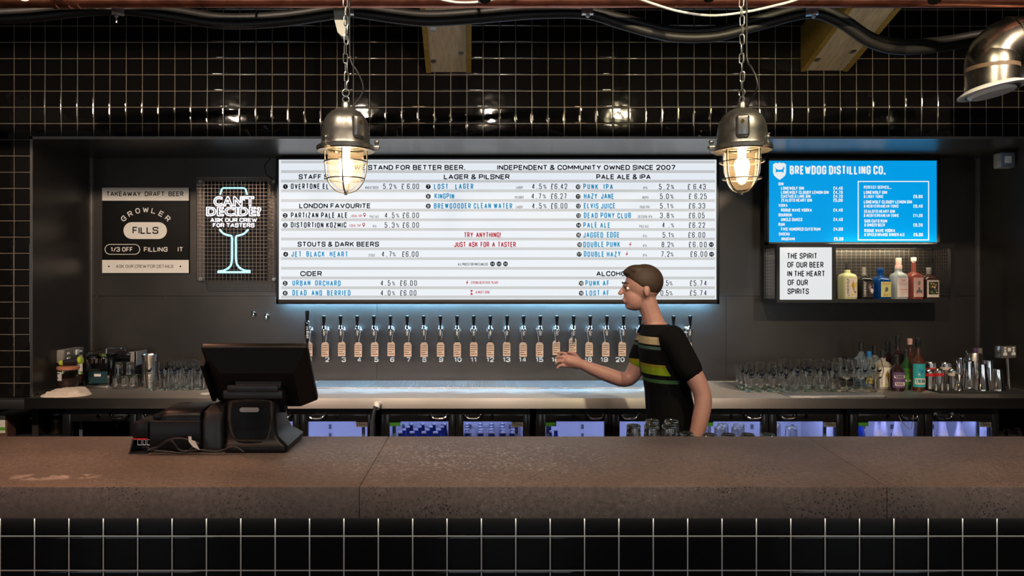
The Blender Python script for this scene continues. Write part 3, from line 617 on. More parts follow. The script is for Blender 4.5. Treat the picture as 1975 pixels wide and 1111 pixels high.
for s, a, b, y in (("GIN", 1501.5, 1511, 354.7), ("VODKA", 1501.5, 1519, 396.1), ("BOURBON", 1501.5, 1527, 414.6), ("RUM", 1501.5, 1513.6, 432.8), ("SHOCHU", 1502, 1523, 451.3),
                   ("LONEWOLF GIN", 1506.3, 1550.6, 363), ("LONEWOLF CLOUDY LEMON GIN", 1506.3, 1598.3, 371), ("CACTUS & LIME GIN", 1506.3, 1563.4, 378.6), ("ZEALOTS HEART GIN", 1506.3, 1566, 386.2),
                   ("ROGUE WAVE VODKA", 1506.3, 1565.7, 405.2), ("UNCLE DUKES", 1506.5, 1547.4, 423.4), ("FIVE HUNDRED CUTS RUM", 1506.5, 1582.3, 441.9), ("INUGAMI", 1507, 1533, 460.7),
                   ("PERFECT SERVES...", 1666, 1719.5, 361.2), ("LONEWOLF GIN", 1666, 1711, 371), ("& LIGHT TONIC", 1666, 1703.6, 379), ("LONEWOLF CLOUDY LEMON GIN", 1666, 1758.9, 389.4),
                   ("& MEDITERRANEAN TONIC", 1666, 1733, 397.6), ("ZEALOTS HEART GIN", 1666, 1726, 407.7), ("& MEDITERRANEAN TONIC", 1666, 1733.5, 415.6), ("500 CUTS RUM", 1667, 1711, 426.3),
                   ("& GINGER BEER", 1667, 1706.6, 434), ("ROGUE WAVE VODKA", 1667, 1726.4, 444.7), ("& SPICED ORANGE GINGER ALE", 1667, 1744.9, 452.5)):
    obj('menu_lettering', text(MB(), s, a, b, y, 6.4, DT, 'h', gap=.07), M['screenwhite'], t)
for s, x, y in (("£4.40", 1606.8, 363), ("£4.70", 1606.8, 371), ("£4.70", 1606.8, 378.6), ("£5.00", 1606.8, 386.2), ("£4.40", 1606.8, 405.2), ("£4.40", 1607, 423.4), ("£4.60", 1607.2, 441.9), ("£5.00", 1608, 460.7),
                ("£8.90", 1761, 379), ("£9.40", 1761, 397.6), ("£11.00", 1761, 415.6), ("£9.20", 1761, 434), ("£8.80", 1761.5, 452.5)):
    obj('price_lettering', text(MB(), s, x, x+18.5, y, 6.6, DT, 'h', gap=.08), M['screenwhite'], t)
mb = MB()
for a in ((1654.3, 1656.3, 349, 463.7), (1790, 1792, 349, 463.7), (1656.3, 1790, 349, 351), (1656.3, 1790, 461.7, 463.7)): rectpx(mb, *a, DT)
obj('menu_box', mb, M['screenwhite'], t)
# ================================================================ growler sign
DG = D_BACK-.018
t = thing('sign', 'square black and cream sign advertising growler fills', 'sign', P(280, 526, DG))
obj('backing', rectpx(MB(), 197, 364, 362, 526.5, DG, .017, .001), M['signblack'], t)
obj('header_band', rectpx(MB(), 197, 364, 362, 387, DG-.002, .0018), M['cream'], t, smooth=False)
obj('footer_band', rectpx(MB(), 197, 364, 501.5, 526.5, DG-.002, .0018), M['cream'], t, smooth=False)
obj('header_lettering', text(MB(), "TAKEAWAY  DRAFT  BEER", 205, 354, 374, 9.2, DG-.0028, 'b'), M['ink'], t)
obj('footer_lettering', text(MB(), "ASK OUR CREW FOR DETAILS", 223.5, 334, 513.6, 6.2, DG-.0028, 'n'), M['ink'], t)
mb = MB()
for x in (210, 348): disc(mb, P(x, 513.8, DG-.0028), 1.6*DG/F)
obj('footer_dots', mb, M['ink'], t)
obj('pill', MB().poly(pillpts(238, 322, 428.5, 461, DG-.001)), M['cream'], t)
obj('pill_lettering', text(MB(), "FILLS", 255.5, 305.5, 444.3, 13.6, DG-.002, 'b'), M['ink'], t)
obj('pill_outline', MB().tube(pillpts(202.5, 269.5, 471.5, 490.5, DG-.001), .0028, 6, True), M['cream'], t)
mb = MB(); text(mb, "1/3 OFF", 213.5, 256, 481, 9, DG-.001, 'b'); text(mb, "FILLING", 277.5, 323, 481, 9.2, DG-.001, 'b'); text(mb, "IT", 343, 353, 481, 9.2, DG-.001, 'b')
obj('slogan_lettering', mb, M['cream'], t)
mb = MB(); kG = DG/F; oc = P(281, 467, DG-.001); Rr = 57*kG
for i, ch in enumerate("GROWLER"):
    a = math.radians(-44+88*i/6)*.98; u = Vector((math.cos(a), 0, -math.sin(a))); v = Vector((math.sin(a), 0, math.cos(a)))
    g = GL['b', ch]; w = (11.5 if ch == 'W' else 9)*kG; textuv(mb, ch, oc+v*Rr-u*w/2, u, v, w, 10.5*kG, 'b')
obj('arched_lettering', mb, M['cream'], t)
# ================================================================ neon sign in its wire cage
DN0, DN1 = 5.03, 5.165
t = thing('neon_sign', 'wire caged neon sign of a stemmed glass asking to decide', 'neon sign', P(454, 542, 5.1))
a, b = P(379, 542, DN0), P(516, 342, DN0); x0, x1, z0, z1 = a.x, b.x, a.z, b.z
mb = MB(); nx, nz = 19, 28; r = .0011
for i in range(nx+1):
    x = x0+(x1-x0)*i/nx; mb.cyl((x, DN0, z0), (x, DN0, z1), r, n=4, caps=False); 
for j in range(nz+1):
    z = z0+(z1-z0)*j/nz; mb.cyl((x0, DN0+.002, z), (x1, DN0+.002, z), r, n=4, caps=False)
for x in (x0, x1):
    for j in range(nz+1): z = z0+(z1-z0)*j/nz; mb.cyl((x, DN0, z), (x, DN1+.015, z), r, n=4, caps=False)
    for k in range(1, 6): y = DN0+(DN1-DN0)*k/5; mb.cyl((x, y, z0), (x, y, z1), r, n=4, caps=False)
for z in (z0, z1):
    for i in range(nx+1): x = x0+(x1-x0)*i/nx; mb.cyl((x, DN0, z), (x, DN1+.015, z), r, n=4, caps=False)
    for k in range(1, 6): y = DN0+(DN1-DN0)*k/5; mb.cyl((x0, y, z), (x1, y, z), r, n=4, caps=False)
for x in (x0, x1): mb.cyl((x, DN0, z0), (x, DN0, z1), .0022, n=6)
for z in (z0, z1): mb.cyl((x0, DN0, z), (x1, DN0, z), .0022, n=6)
obj('wire_cage', mb, M['wire'], t)
obj('back_panel', MB().bx(x0+.01, x1-.01, DN1+.006, DN1+.012, z0+.01, z1-.01), M['signblack'], t, smooth=False)
for x in (386.6, 528.5):
    for y in (350, 538.5):
        p = P(x, y, DN1-.01); obj('mounting_bolt', MB().cyl(p+Vector((0, -.006, 0)), p+Vector((0, .03, 0)), .012, n=14).sph(p+Vector((0, -.006, 0)), .009), M['galv'], t)
DNt = 5.095
def nz_(pts): return [P(370+x/4.83, 330+y/4.83, DNt) for x, y in pts]
def smooth_path(pts, n=6):
    out = []; N = len(pts)
    for i in range(N-1):
        p0, p1, p2, p3 = pts[max(i-1, 0)], pts[i], pts[i+1], pts[min(i+2, N-1)]
        for k in range(n):
            s = k/n; out.append(.5*((2*p1)+(p2-p0)*s+(2*p0-5*p1+4*p2-p3)*s*s+(3*p1-p0-3*p2+p3)*s**3))
    return out+[pts[-1]]
tr = 9/4.83*DNt/F
obj('neon_tube', MB().tube(nz_([(265, 220), (278, 168), (292, 158), (486, 158), (500, 168), (516, 220)]), tr*.85, 8), M['neonblue'], t)
obj('neon_tube', MB().tube(smooth_path(nz_([(258, 543), (295, 582), (345, 600), (372, 612), (374, 700), (372, 840), (350, 895), (300, 925), (245, 934)])), tr, 8), M['neonblue'], t)
obj('neon_tube', MB().tube(smooth_path(nz_([(526, 543), (488, 582), (440, 600), (412, 614), (411, 700), (413, 835), (435, 890), (482, 922), (545, 930)])), tr, 8), M['neonblue'], t)
obj('neon_tube', MB().tube(nz_([(240, 942), (545, 942)]), tr, 8), M['neonblue'], t)
def outline(mb, s, x0, x1, yc, h, D, r, key='n'):
    k = D/F; lay, sy = layout(s, key, (x1-x0)*k, h*k); o = P(x0, yc+h/2, D)
    for (vs, fs, a, b), ox, sx in lay:
        cnt = {}
        for f in fs:
            for i in range(len(f)):
                e = (f[i], f[(i+1) % len(f)]); cnt[frozenset(e)] = cnt.get(frozenset(e), 0)+1
        for e, n in cnt.items():
            if n == 1:
                i, j = tuple(e); p, q = [Vector((o.x+ox+vs[m_][0]*sx, D, o.z+vs[m_][1]*sy)) for m_ in (i, j)]
                if (p-q).length > 1e-5: mb.cyl(p, q, r, n=5, caps=False)
    return mb
obj('neon_lettering', outline(MB(), "CAN'T", 412.5, 489.5, 388, 17, DNt, .0036, 'b'), M['neonwhite'], t)
obj('neon_lettering', outline(MB(), "DECIDE?", 398.5, 503, 407.7, 16, DNt, .0036, 'b'), M['neonwhite'], t)
obj('neon_lettering', text(MB(), "ASK OUR CREW", 405.5, 496, 424.4, 8, DNt, 'h', gap=.07), M['neonwhite'], t)
obj('neon_lettering', text(MB(), "FOR TASTERS", 410.5, 491, 434.4, 8, DNt, 'h', gap=.07), M['neonwhite'], t)
obj('mains_cord', MB().tube([P(527, 348, 5.17), P(512, 335, 5.175), P(510, 318, 5.175), P(522, 304, 5.175), P(534, 300, 5.175)], .002, 5), M['black'], t)
# ================================================================ spirits shelf and its bottles
DF, DK = 4.93, 5.175
t = thing('display_shelf', 'dark steel box shelf with wire mesh back and lit message panel', 'shelf', P(1670, 584, DF))
a, b = P(1498, 584, DF), P(1841, 470.5, DF); x0, x1, z0, z1 = a.x, b.x, a.z, b.z
zs = PZ(577, DF)                                  # shelf top surface
mb = MB(); bw = .024
mb.bx(x0, x1, DF, DK, z0, zs).bx(x0, x1, DF, DF+.03, z1-.026, z1).bx(x0, x0+bw, DF, DF+.03, zs, z1-.026).bx(x1-bw, x1, DF, DF+.03, zs, z1-.026)
mb.bx(x0, x0+bw, DK-.03, DK, zs, z1-.026).bx(x1-bw, x1, DK-.03, DK, zs, z1-.026).bx(x0, x1, DK-.03, DK, z1-.026, z1).bx(x0, x0+bw, DF+.03, DK-.03, z1-.026, z1).bx(x1-bw, x1, DF+.03, DK-.03, z1-.026, z1)
xd = PX(1609, DF); mb.bx(xd-.011, xd+.011, DF, DF+.03, zs, z1-.026)
obj('frame', mb, M['black'], t, smooth=False)
mb = MB(); r = .0012
n = 24
for i in range(1, n): x = xd+(x1-xd)*i/n; mb.cyl((x, DK-.012, zs), (x, DK-.012, z1-.02), r, n=4, caps=False)
for j in range(1, 16): z = zs+(z1-.02-zs)*j/16; mb.cyl((xd, DK-.010, z), (x1, DK-.010, z), r, n=4, caps=False)
obj('back_mesh', mb, M['wire'], t)
for x, nm in ((x1-.012, 0), (x0+.012, 1)):
    mb = MB()
    for i in range(1, 10): y = DF+(DK-DF)*i/10; mb.cyl((x, y, zs), (x, y, z1-.02), r, n=4, caps=False)
    for j in range(1, 16): z = zs+(z1-.02-zs)*j/16; mb.cyl((x, DF, z), (x, DK, z), r, n=4, caps=False)
    obj('side_mesh', mb, M['wire'], t)
obj('led_strip', MB().bx(xd+.03, x1-.05, DF+.034, DF+.046, z1-.014, z1-.006), M['ledshelf'], t, smooth=False)
pn = obj('message_panel', rectpx(MB(), 1504.5, 1604.5, 477, 578, DF-.004, .02, .001), mat('message_panel', (.08, .08, .08), .4, emit=.74, ecol=(.96, 1, 1.03), var=0), t)
for i, s in enumerate(("THE SPIRIT", "OF OUR BEER", "IN THE HEART", "OF OUR", "SPIRITS")):
    x1_ = (1576, 1588.5, 1591, 1558.5, 1560)[i]; xo = (1518, 1518.5, 1518.5, 1519, 1519)[i]
    obj('message_lettering', text(MB(), s, xo, x1_, 493.6+i*17.1, 11.2, DF-.0048, 'b', gap=.08), M['ink'], pn)
GLASSES = {}
def bottle(name, label, cat, group, loc, prof, gm, cap_m, cap, lab=None, rotz=0, sq=0, liquid=None):
    """prof (r, z) of the glass; cap (r0, z0, r1, z1); lab (z0, z1, r, width in rad, material, ink)"""
    t = thing(name, label, cat, loc, 0, group)
    t.matrix_basis = Matrix.Translation(loc) @ Matrix.Rotation(rotz, 4, 'Z')
    L_ = t.matrix_basis
    obj('glass_body', MB().lathe([(0, prof[0][1])]+prof, 24 if not sq else 32, L_, sq), gm, t)
    if liquid:
        lp = [(max(.003, r-.0025), z) for r, z in prof if z < liquid[0]]; lp[0] = (lp[0][0], lp[0][1]+.006)
        obj('liquid', MB().lathe([(0, lp[0][1])]+lp+[(lp[-1][0], liquid[0]), (0, liquid[0])], 24, L_, sq), liquid[1], t)
    r0, z0, r1, z1 = cap
    obj('cap', MB().lathe([(0, z0), (r0, z0), (r0, z0+(z1-z0)*.3), (r1, z0+(z1-z0)*.34), (r1, z1-.002), (r1-.002, z1), (0, z1)], 16, L_), cap_m, t)
    if lab:
        z0, z1, rr, wd, lm, art = lab
        mb = MB(); n = 12; f0 = []; f1 = []
        def S(aa, z, e=0):
            x, y = math.sin(aa), -math.cos(aa)
            if sq: q = (abs(x)**sq+abs(y)**sq)**(-1/sq); x *= q; y *= q
            return L_ @ Vector(((rr+e)*x, (rr+e)*y, z))
        for k in range(n+1):
            aa = -wd/2+wd*k/n; f0.append(mb.bm.verts.new(S(aa, z0))); f1.append(mb.bm.verts.new(S(aa, z1)))
        for k in range(n): mb.bm.faces.new((f0[k], f0[k+1], f1[k+1], f1[k]))
        lo = obj('label_sheet', mb, lm, t)
        for am, shapes in art:
            mb = MB()
            for pts in shapes: mb.poly([S(-wd/2+wd*u, z0+(z1-z0)*v, .0006) for u, v in pts])
            obj('label_art', mb, am, lo, smooth=False)
    return t
def rect(u0, u1, v0, v1, n=1): return [(u0+(u1-u0)*k/n, v0) for k in range(n+1)]+[(u1-(u1-u0)*k/n, v1) for k in range(n+1)]
def blob(u, v, ru, rv, n=10): return [(u+ru*math.cos(2*PI*k/n), v+rv*math.sin(2*PI*k/n)) for k in range(n)]
GLY = {}
def vtext(s, u0, u1, v0, v1):
    """word running up the label between u0..u1, built from letter polygons"""
    gs = [GL['b', c] for c in s]; ws = [g[3]-g[2] for g in gs]; tot = sum(ws)+.1*(len(s)-1); out = []; x = 0
    for g, w in zip(gs, ws):
        for f in g[1]: out.append([(u1-(u1-u0)*g[0][i][1]/CAP, v0+(v1-v0)*(x+g[0][i][0]-g[2])/tot) for i in f])
        x += w+.1
    return out
def htext(s, u0, u1, v0, v1):
    gs = [None if c == ' ' else GL['b', c] for c in s]; ws = [.3 if g is None else g[3]-g[2] for g in gs]; tot = sum(ws)+.1*(len(s)-1); out = []; x = 0
    for g, w in zip(gs, ws):
        if g:
            for f in g[1]: out.append([(u0+(u1-u0)*(x+g[0][i][0]-g[2])/tot, v0+(v1-v0)*g[0][i][1]/CAP) for i in f])
        x += w+.1
    return out
wolf = lambda dx=0: [[(.45+dx, .62), (.62+dx, .88), (.70+dx, .70), (.92+dx, .80), (.98+dx, .45), (.80+dx, .18), (.66+dx, .30)]]
wolf2 = lambda dx=0: [[(.60+dx, .50), (.80+dx, .56), (.95+dx, .44), (.86+dx, .24), (.72+dx, .32)]]
yel, gold, dk, mauve = mat('label_yellow', (.62, .48, .02), .6), mat('label_gold', (.45, .24, .03), .6), mat('label_dark', (.03, .02, .02), .6), mat('label_mauve', (.28, .17, .19), .6)
pinkl, pale, rose = mat('label_pink', (.62, .34, .30), .6), mat('label_pale', (.66, .56, .48), .6), mat('label_rose', (.68, .40, .35), .6)
teal, blu, leaf = mat('label_teal', (.02, .34, .36), .5), mat('label_blue', (.02, .16, .42), .5), mat('label_leaf', (.10, .26, .03), .6)
kS = 5.0/F; SB = lambda x: (PX(x, 5.03), 5.03, zs)
grp = 'spirit bottles in the mesh backed shelf'
h = lambda px_: px_*5.03/F
def prof_flask(w, hs, hn, r_n): return [(w*.96, 0), (w, .006), (w, hs-.012), (w*.96, hs-.004), (w*.80, hs+.008), (r_n*1.15, hs+.018), (r_n, hs+.024), (r_n, hn)]
bottle('spirit_bottle', 'pale yellow bottle with black stopper and a wolf on its cream label', 'bottle', grp, SB(1634), prof_flask(h(14), h(45), h(56), .016),
       cglass('glass_lemon', (.72, .70, .38), body=.7), M['matt'], (.016, h(55), .011, h(69)), (.012, h(40), h(14)+.0012, 1.5, pale,
       [(dk, vtext("LONEWOLF", .08, .24, .06, .96)), (gold, wolf()), (yel, [[(.52, .66), (.62, .85), (.72, .68), (.9, .74), (.8, .5)], blob(.55, .12, .1, .06)]), (dk, [blob(.80, .28, .05, .04)])]), rotz=.12, sq=5)
bottle('spirit_bottle', 'squat all black bottle with a grey wolf on its dark label', 'bottle', grp, SB(1666.5), prof_flask(h(13.5), h(38), h(44), .016),
       M['gloss'], M['grey'], (.017, h(43), .014, h(61)), (.012, h(34), h(13.5)+.0012, 1.5, dk,
       [(M['labelwhite'], vtext("LONEWOLF", .08, .24, .06, .96)), (mauve, wolf()), (M['labelwhite'], wolf2())]), rotz=.12, sq=5)
bottle('spirit_bottle', 'cobalt blue glass bottle with a yellow label on its front face', 'bottle', grp, SB(1698), prof_flask(h(14), h(38), h(52), .015)+[(.019, h(53)), (.019, h(57)), (.012, h(58)), (0, h(58))],
       cglass('glass_cobalt', (.01, .10, .42), body=.45), cglass('stopper_cobalt', (.01, .12, .46), body=.5), (.012, h(54), .019, h(59)), (.014, h(33), h(14)+.0012, 1.5, mat('label_primrose', (.66, .60, .24), .6),
       [(gold, htext("ZEALOT", .10, .90, .80, .95)+htext("HEART", .15, .85, .06, .2)), (M['greyink'], [blob(.5, .5, .18, .16), blob(.36, .36, .06, .05)])]), rotz=.30, sq=6)
bottle('spirit_bottle', 'clear bottle with tall pink cap and pale pink label', 'bottle', grp, SB(1733), prof_flask(h(13.5), h(46), h(58), .019),
       cglass('glass_ice', (.78, .84, .86), body=.35), rose, (.022, h(58), .019, h(79)), (.014, h(41), h(13.5)+.0012, 1.5, mat('label_blush', (.70, .58, .56), .6),
       [(pinkl, htext("ROGUE", .15, .8, .60, .74)+[blob(.5, .84, .2, .05), rect(.2, .85, .34, .42, 3), rect(.3, .8, .22, .26, 3)])]), rotz=.1, sq=4)
bottle('spirit_bottle', 'rosy bottle with pale cork stopper and pink car label', 'bottle', grp, SB(1762), prof_flask(h(13), h(46), h(70), .013),
       cglass('glass_rose', (.46, .12, .10), body=.45), M['labelwhite'], (.011, h(69), .017, h(80)), (.014, h(41), h(13)+.0012, 1.5, rose,
       [(M['greyink'], [blob(.5, .30, .30, .08), blob(.28, .24, .09, .06), blob(.74, .24, .09, .06), blob(.5, .42, .10, .10), blob(.5, .72, .14, .1)]), (pale, [blob(.5, .72, .07, .05)])]), rotz=.22, sq=5)
bottle('spirit_bottle', 'dark bottle with black stopper and flower patterned label at the shelf end', 'bottle', grp, SB(1791), prof_flask(h(13.5), h(40), h(48), .015),
       cglass('glass_brown', (.06, .03, .025), body=.6), M['grey'], (.016, h(47), .017, h(60)), (.012, h(36), h(13.5)+.0012, 1.5, pale,
       [(dk, [rect(.10, .90, .16, .90, 4)]), (leaf, [blob(.35, .3, .10, .08), blob(.7, .42, .08, .07), blob(.55, .2, .07, .05), blob(.25, .62, .06, .05)]), (yel, [blob(.42, .62, .08, .06), blob(.7, .72, .07, .06), blob(.3, .8, .07, .05)]), (rose, [blob(.6, .58, .10, .07), blob(.78, .28, .06, .05), blob(.5, .78, .06, .05)])]), rotz=.05, sq=6)
# ================================================================ beer taps with card tags
XT = lambda i: PX(913.5+31.45*(i-11), D_BACK)
zsh = PZ(638, 5.07)
def make_tap(tall=False):
    t = thing('beer_tap', 'tap', 'beer tap', (0, D_BACK, zsh), 0, 'row of beer taps')
    y = D_BACK-.105; z = zsh
    obj('flange', MB().cyl((0, D_BACK-.010, z), (0, D_BACK-.0005, z), .024, n=18).cyl((0, D_BACK-.016, z), (0, D_BACK-.010, z), .017, n=6), M['chrome'], t)
    obj('shank', MB().tube([(0, D_BACK-.012, z), (0, y+.028, z+.002)], .0115, 12).torus((0, y+.040, z), .0125, .003, (0, 1, 0), 14, 6), M['chrome'], t)
    if not tall:
        obj('faucet_body', MB().lathe([(0, -.034), (.010, -.034), (.013, -.026), (.0135, -.012), (.020, -.004), (.020, .010), (.0135, .018), (.015, .026), (.010, .034), (.007, .040), (.007, .050), (0, .050)], 16, Matrix.Translation((0, y, z))).cyl((0, y, z), (0, y+.03, z+.002), .012, n=12), M['chrome'], t)
        obj('spout', MB().tube([(0, y, z-.028), (0, y-.004, z-.05), (0, y-.008, z-.082)], [.0105, .0085, .0098], 12), M['chrome'], t)
        obj('handle', MB().lathe([(0, .036), (.009, .036), (.0105, .060), (.0145, .098), (.0142, .103), (.010, .106), (0, .106)], 16, Matrix.Translation((0, y, z))), M['gloss'], t)
    else:
        obj('faucet_body', MB().lathe([(0, -.054), (.013, -.054), (.0165, -.044), (.0165, -.030), (.019, -.026), (.019, -.012), (.0165, -.008), (.019, .0), (.021, .012), (.016, .022), (.0165, .036), (.020, .046), (.019, .060), (.011, .072), (.008, .084), (0, .084)], 16, Matrix.Translation((0, y, z))).cyl((0, y, z), (0, y+.03, z+.002), .012, n=12), M['chrome'], t)
        obj('spout', MB().lathe([(0, -.12), (.007, -.12), (.010, -.052), (0, -.052)], 12, Matrix.Translation((0, y, z))), M['gloss'], t)
        obj('handle', MB().lathe([(0, .070), (.011, .070), (.0125, .095), (.0150, .134), (.0146, .139), (.010, .142), (0, .142)], 16, Matrix.Translation((0, y, z))), M['gloss'], t)
    return t
ORD = ['first', 'second', 'third', 'fourth', 'fifth', 'sixth', 'seventh', 'eighth', 'ninth', 'tenth', 'eleventh', 'twelfth', 'thirteenth', 'fourteenth', 'fifteenth', 'sixteenth', 'seventeenth', 'eighteenth', 'nineteenth', 'twentieth', 'twenty-first']
tall = make_tap(True); place(tall, 0, (XT(1), D_BACK, zsh), 0, 'tallest chrome beer tap, white bodied with black spout, above number 1')
tap = make_tap()
for i in range(2, 25):
    lab = f'chrome beer tap with black handle above white number {i}' if i <= 21 else ('', '', 'chrome beer tap just behind the shoulder of the bartender', 'chrome beer tap with black handle partly behind the back of the bartender', 'last chrome beer tap, standing alone beyond the bartender')[i-20]
    place(tap, i-2, (XT(i), D_BACK, zsh), 0, lab)
def make_tag():
    t = thing('card_tag', 'tag', 'tag', (0, D_BACK-.05, zsh), 0, 'card tags hanging from the taps')
    y = D_BACK-.062; k = 5.123/F; zt_ = PZ(659.5, 5.123); zb_ = PZ(687.5, 5.123); w = 14.2*k
    pts = [(-w/2, zb_), (w/2, zb_), (w/2, zt_-.016), (w/2-.012, zt_), (-w/2+.012, zt_), (-w/2, zt_-.016)]
    obj('card', MB().prism([(x, y, z) for x, z in pts], (0, .0012, 0)), M['paper'], t, smooth=False)
    obj('string', MB().tube([(-.0035, y-.001, zt_-.006), (-.0125, y+.006, zsh-.02), (-.0135, y+.008, zsh), (0, y+.008, zsh+.0135), (.0135, y+.008, zsh), (.0125, y+.006, zsh-.02), (.0035, y-.001, zt_-.006)], .0011, 5), M['white'], t)
    mb = MB(); rr = random.Random(3)
    for j in range(5):
        z = zt_-.027-.0155*j; x = -w*.40; e = w*(.40 if j != 3 else .1)
        while x < e:
            l = rr.uniform(.004, .011); mb.poly([(x, y-.0006, z), (min(x+l, w*.42), y-.0006, z+rr.uniform(-.001, .001)), (min(x+l, w*.42), y-.0006, z+.0052), (x, y-.0006, z+.0048)]); x += l+.0022
    obj('handwriting', mb, M['ink'], t, smooth=False)
    return t
tg = make_tag()
for i in range(1, 25):
    dz = .030 if i == 17 else .010 if i == 16 else R.uniform(-.004, .003)
    dx = PX(NX[i-1], D_BACK)-XT(i)+R.uniform(-.004, .004) if i <= 21 else 0
    lab = f'pale handwritten card tag hanging above white number {i}' if i <= 21 else ('', '', 'card tag hidden behind the chest of the bartender', 'card tag behind the back of the bartender', 'shaded card tag on the lone tap beyond the bartender')[i-20]
    o = place(tg, i-1, (XT(i), D_BACK-.05, zsh+dz), R.uniform(-.05, .05), lab)
for x, y, l in ((490.5, 603, 'upper of two small chrome tap stubs on the steel wall'), (515.5, 608, 'lower of two small chrome tap stubs on the steel wall')):
    p = P(x, y, D_BACK); t = thing('tap_stub', l, 'pipe fitting', p, 0, 'two capped stubs beside the neon sign')
    obj('flange', MB().cyl(p+Vector((0, -.008, 0)), p, .015, n=14), M['chrome'], t)
    obj('elbow', MB().tube([p+Vector((0, -.006, 0)), p+Vector((0, -.03, .002)), p+Vector((0, -.036, -.008)), p+Vector((0, -.036, -.026))], .008, 10).sph(p+Vector((0, -.03, .006)), .0115), M['chrome'], t)
# ================================================================ under-counter bottle coolers
DC = 4.45
kc = DC/F; zc1 = PZ(790, DC); wz1, wz0 = PZ(811, DC), .16
def door_frame(x0, x1, a0, a1, zb, zt_):
    mb = MB()
    mb.bx(x0, a0, DC-.035, DC, zb, zt_, .002).bx(a1, x1, DC-.035, DC, zb, zt_, .002).bx(a0, a1, DC-.035, DC, wz1, zt_, .002).bx(a0, a1, DC-.035, DC, zb, wz0, .002)
    return mb
COOL = [(125, 'black bottle cooler with dark unlit windows below the left end of the worktop', 0), (437, 'black bottle cooler partly behind the till', 1), (735, 'black bottle cooler stocked with columns of small blue bottles', 1),
        (1034, 'black bottle cooler behind the stacked upturned tumblers', 1), (1335, 'black bottle cooler holding rows of glasses', 1), (1633, 'black bottle cooler stocked with foil necked bottles', 1)]
CIN = {}
for ci, (s, label, lit) in enumerate(COOL):
    q = lambda d, s=s: PX(s+d, DC)
    t = thing('bottle_cooler', label, 'bottle cooler', (q(143), DC+.25, .02), 0, 'row of bottle coolers under the worktop')
    xa_, xz = q(0), q(287); yb_ = DC+.50; w = .03
    obj('cabinet', MB().bx(xa_, xa_+w, DC+.002, yb_, .02, zc1).bx(xz-w, xz, DC+.002, yb_, .02, zc1).bx(xa_+w, xz-w, DC+.002, yb_, zc1-.03, zc1).bx(xa_+w, xz-w, DC+.002, yb_, .02, .12).bx(xa_+w, xz-w, yb_-.03, yb_, .12, zc1-.03)
        .bx(q(143)-.012, q(143)+.012, DC+.002, DC+.03, .12, zc1-.03), M['black'], t, smooth=False)
    g = .004
    obj('lining', MB().bx(xa_+w, xa_+w+g, DC+.03, yb_-.03, .12, zc1-.03).bx(xz-w-g, xz-w, DC+.03, yb_-.03, .12, zc1-.03).bx(xa_+w+g, xz-w-g, yb_-.03-g, yb_-.03, .12, zc1-.03).bx(xa_+w+g, xz-w-g, DC+.03, yb_-.03-g, .12, .12+g).bx(xa_+w+g, xz-w-g, DC+.03, yb_-.03-g, zc1-.03-g, zc1-.03), M['liner'] if lit else M['matt'], t, smooth=False)
    mb = MB()
    for x in (q(30), q(112), q(172), q(258)):
        for zz in range(9): mb.bx(x-.008, x+.008, yb_-.044, yb_-.036, .25+zz*.06, .28+zz*.06)
    for x in (q(24), q(262)): mb.bx(x-.01, x+.01, DC+.04, DC+.05, .13, zc1-.04)
    obj('shelf_post', mb, M['greyink'], t, smooth=False)
    zsf = {2: .525, 3: .525, 5: .545}.get(ci, .60)
    mb = MB()
    for k in range(40): x = xa_+w+.01+(xz-xa_-2*w-.02)*k/39; mb.cyl((x, DC+.04, zsf-.004), (x, yb_-.04, zsf-.004), .002, n=4)
    obj('wire_shelf', mb, M['galv'], t)
    if lit:
        obj('interior_light', MB().bx(xa_+.06, q(143)-.04, DC+.035, DC+.055, zc1-.046, zc1-.035).bx(q(143)+.04, xz-.06, DC+.035, DC+.055, zc1-.046, zc1-.035), M['ledcool'], t, smooth=False)
    zt_ = PZ(797, DC)
    for di, (a, b, c, d, hx, lk) in enumerate(((1, 142.5, 17, 130, 112, 71), (144.5, 286, 159, 273, 177, 214))):
        dr = obj('door', door_frame(q(a), q(b), q(c), q(d), .07, zt_), M['gloss'], t)
        obj('glass_pane', MB().bx(q(c)-.004, q(d)+.004, DC-.022, DC-.016, wz0-.004, wz1+.004), M['pane'], dr, smooth=False)
        zh = PZ(802, DC-.04); yh = DC-.065; x0h, x1h = q(hx-16), q(hx+16)
        obj('handle', MB().tube(smooth_path([Vector(p) for p in ((x0h, DC-.034, zh+.012), (x0h+.006, yh+.008, zh+.002), (x0h+.022, yh, zh-.010), ((x0h+x1h)/2, yh, zh-.013), (x1h-.022, yh, zh-.010), (x1h-.006, yh+.008, zh+.002), (x1h, DC-.034, zh+.012))]), .0055, 8)
            .cyl((x0h, DC-.036, zh+.012), (x0h, DC-.050, zh+.012), .011, n=10).cyl((x1h, DC-.036, zh+.012), (x1h, DC-.050, zh+.012), .011, n=10), M['chrome'], dr)
        obj('lock', MB().cyl((q(lk), DC-.036, zh), (q(lk), DC-.046, zh), .010, n=14), M['chrome'], dr)
        if di == 0 and ci >= 2: obj('sticker', MB().bx(q(17), q(38), DC-.0245, DC-.0225, PZ(820.5, DC), wz1), M['green'], dr, smooth=False)
        if di == 1 and ci >= 1:
            bd = obj('badge', MB().bx(q(251), q(273), DC-.0255, DC-.0225, PZ(822, DC), wz1), M['badge'], dr, smooth=False)
            obj('badge_lettering', textuv(MB(), "rhino", (q(253), DC-.0262, PZ(819.5, DC)), (1, 0, 0), (0, 0, 1), q(271)-q(253), 7*kc, 'b'), M['ink'], dr)
    CIN[ci] = (q, zsf, DC)
bluebot = cglass('glass_blue_bottle', (.008, .016, .10), body=.6); blueclear = cglass('glass_deep_blue', (.02, .06, .42), body=.5)
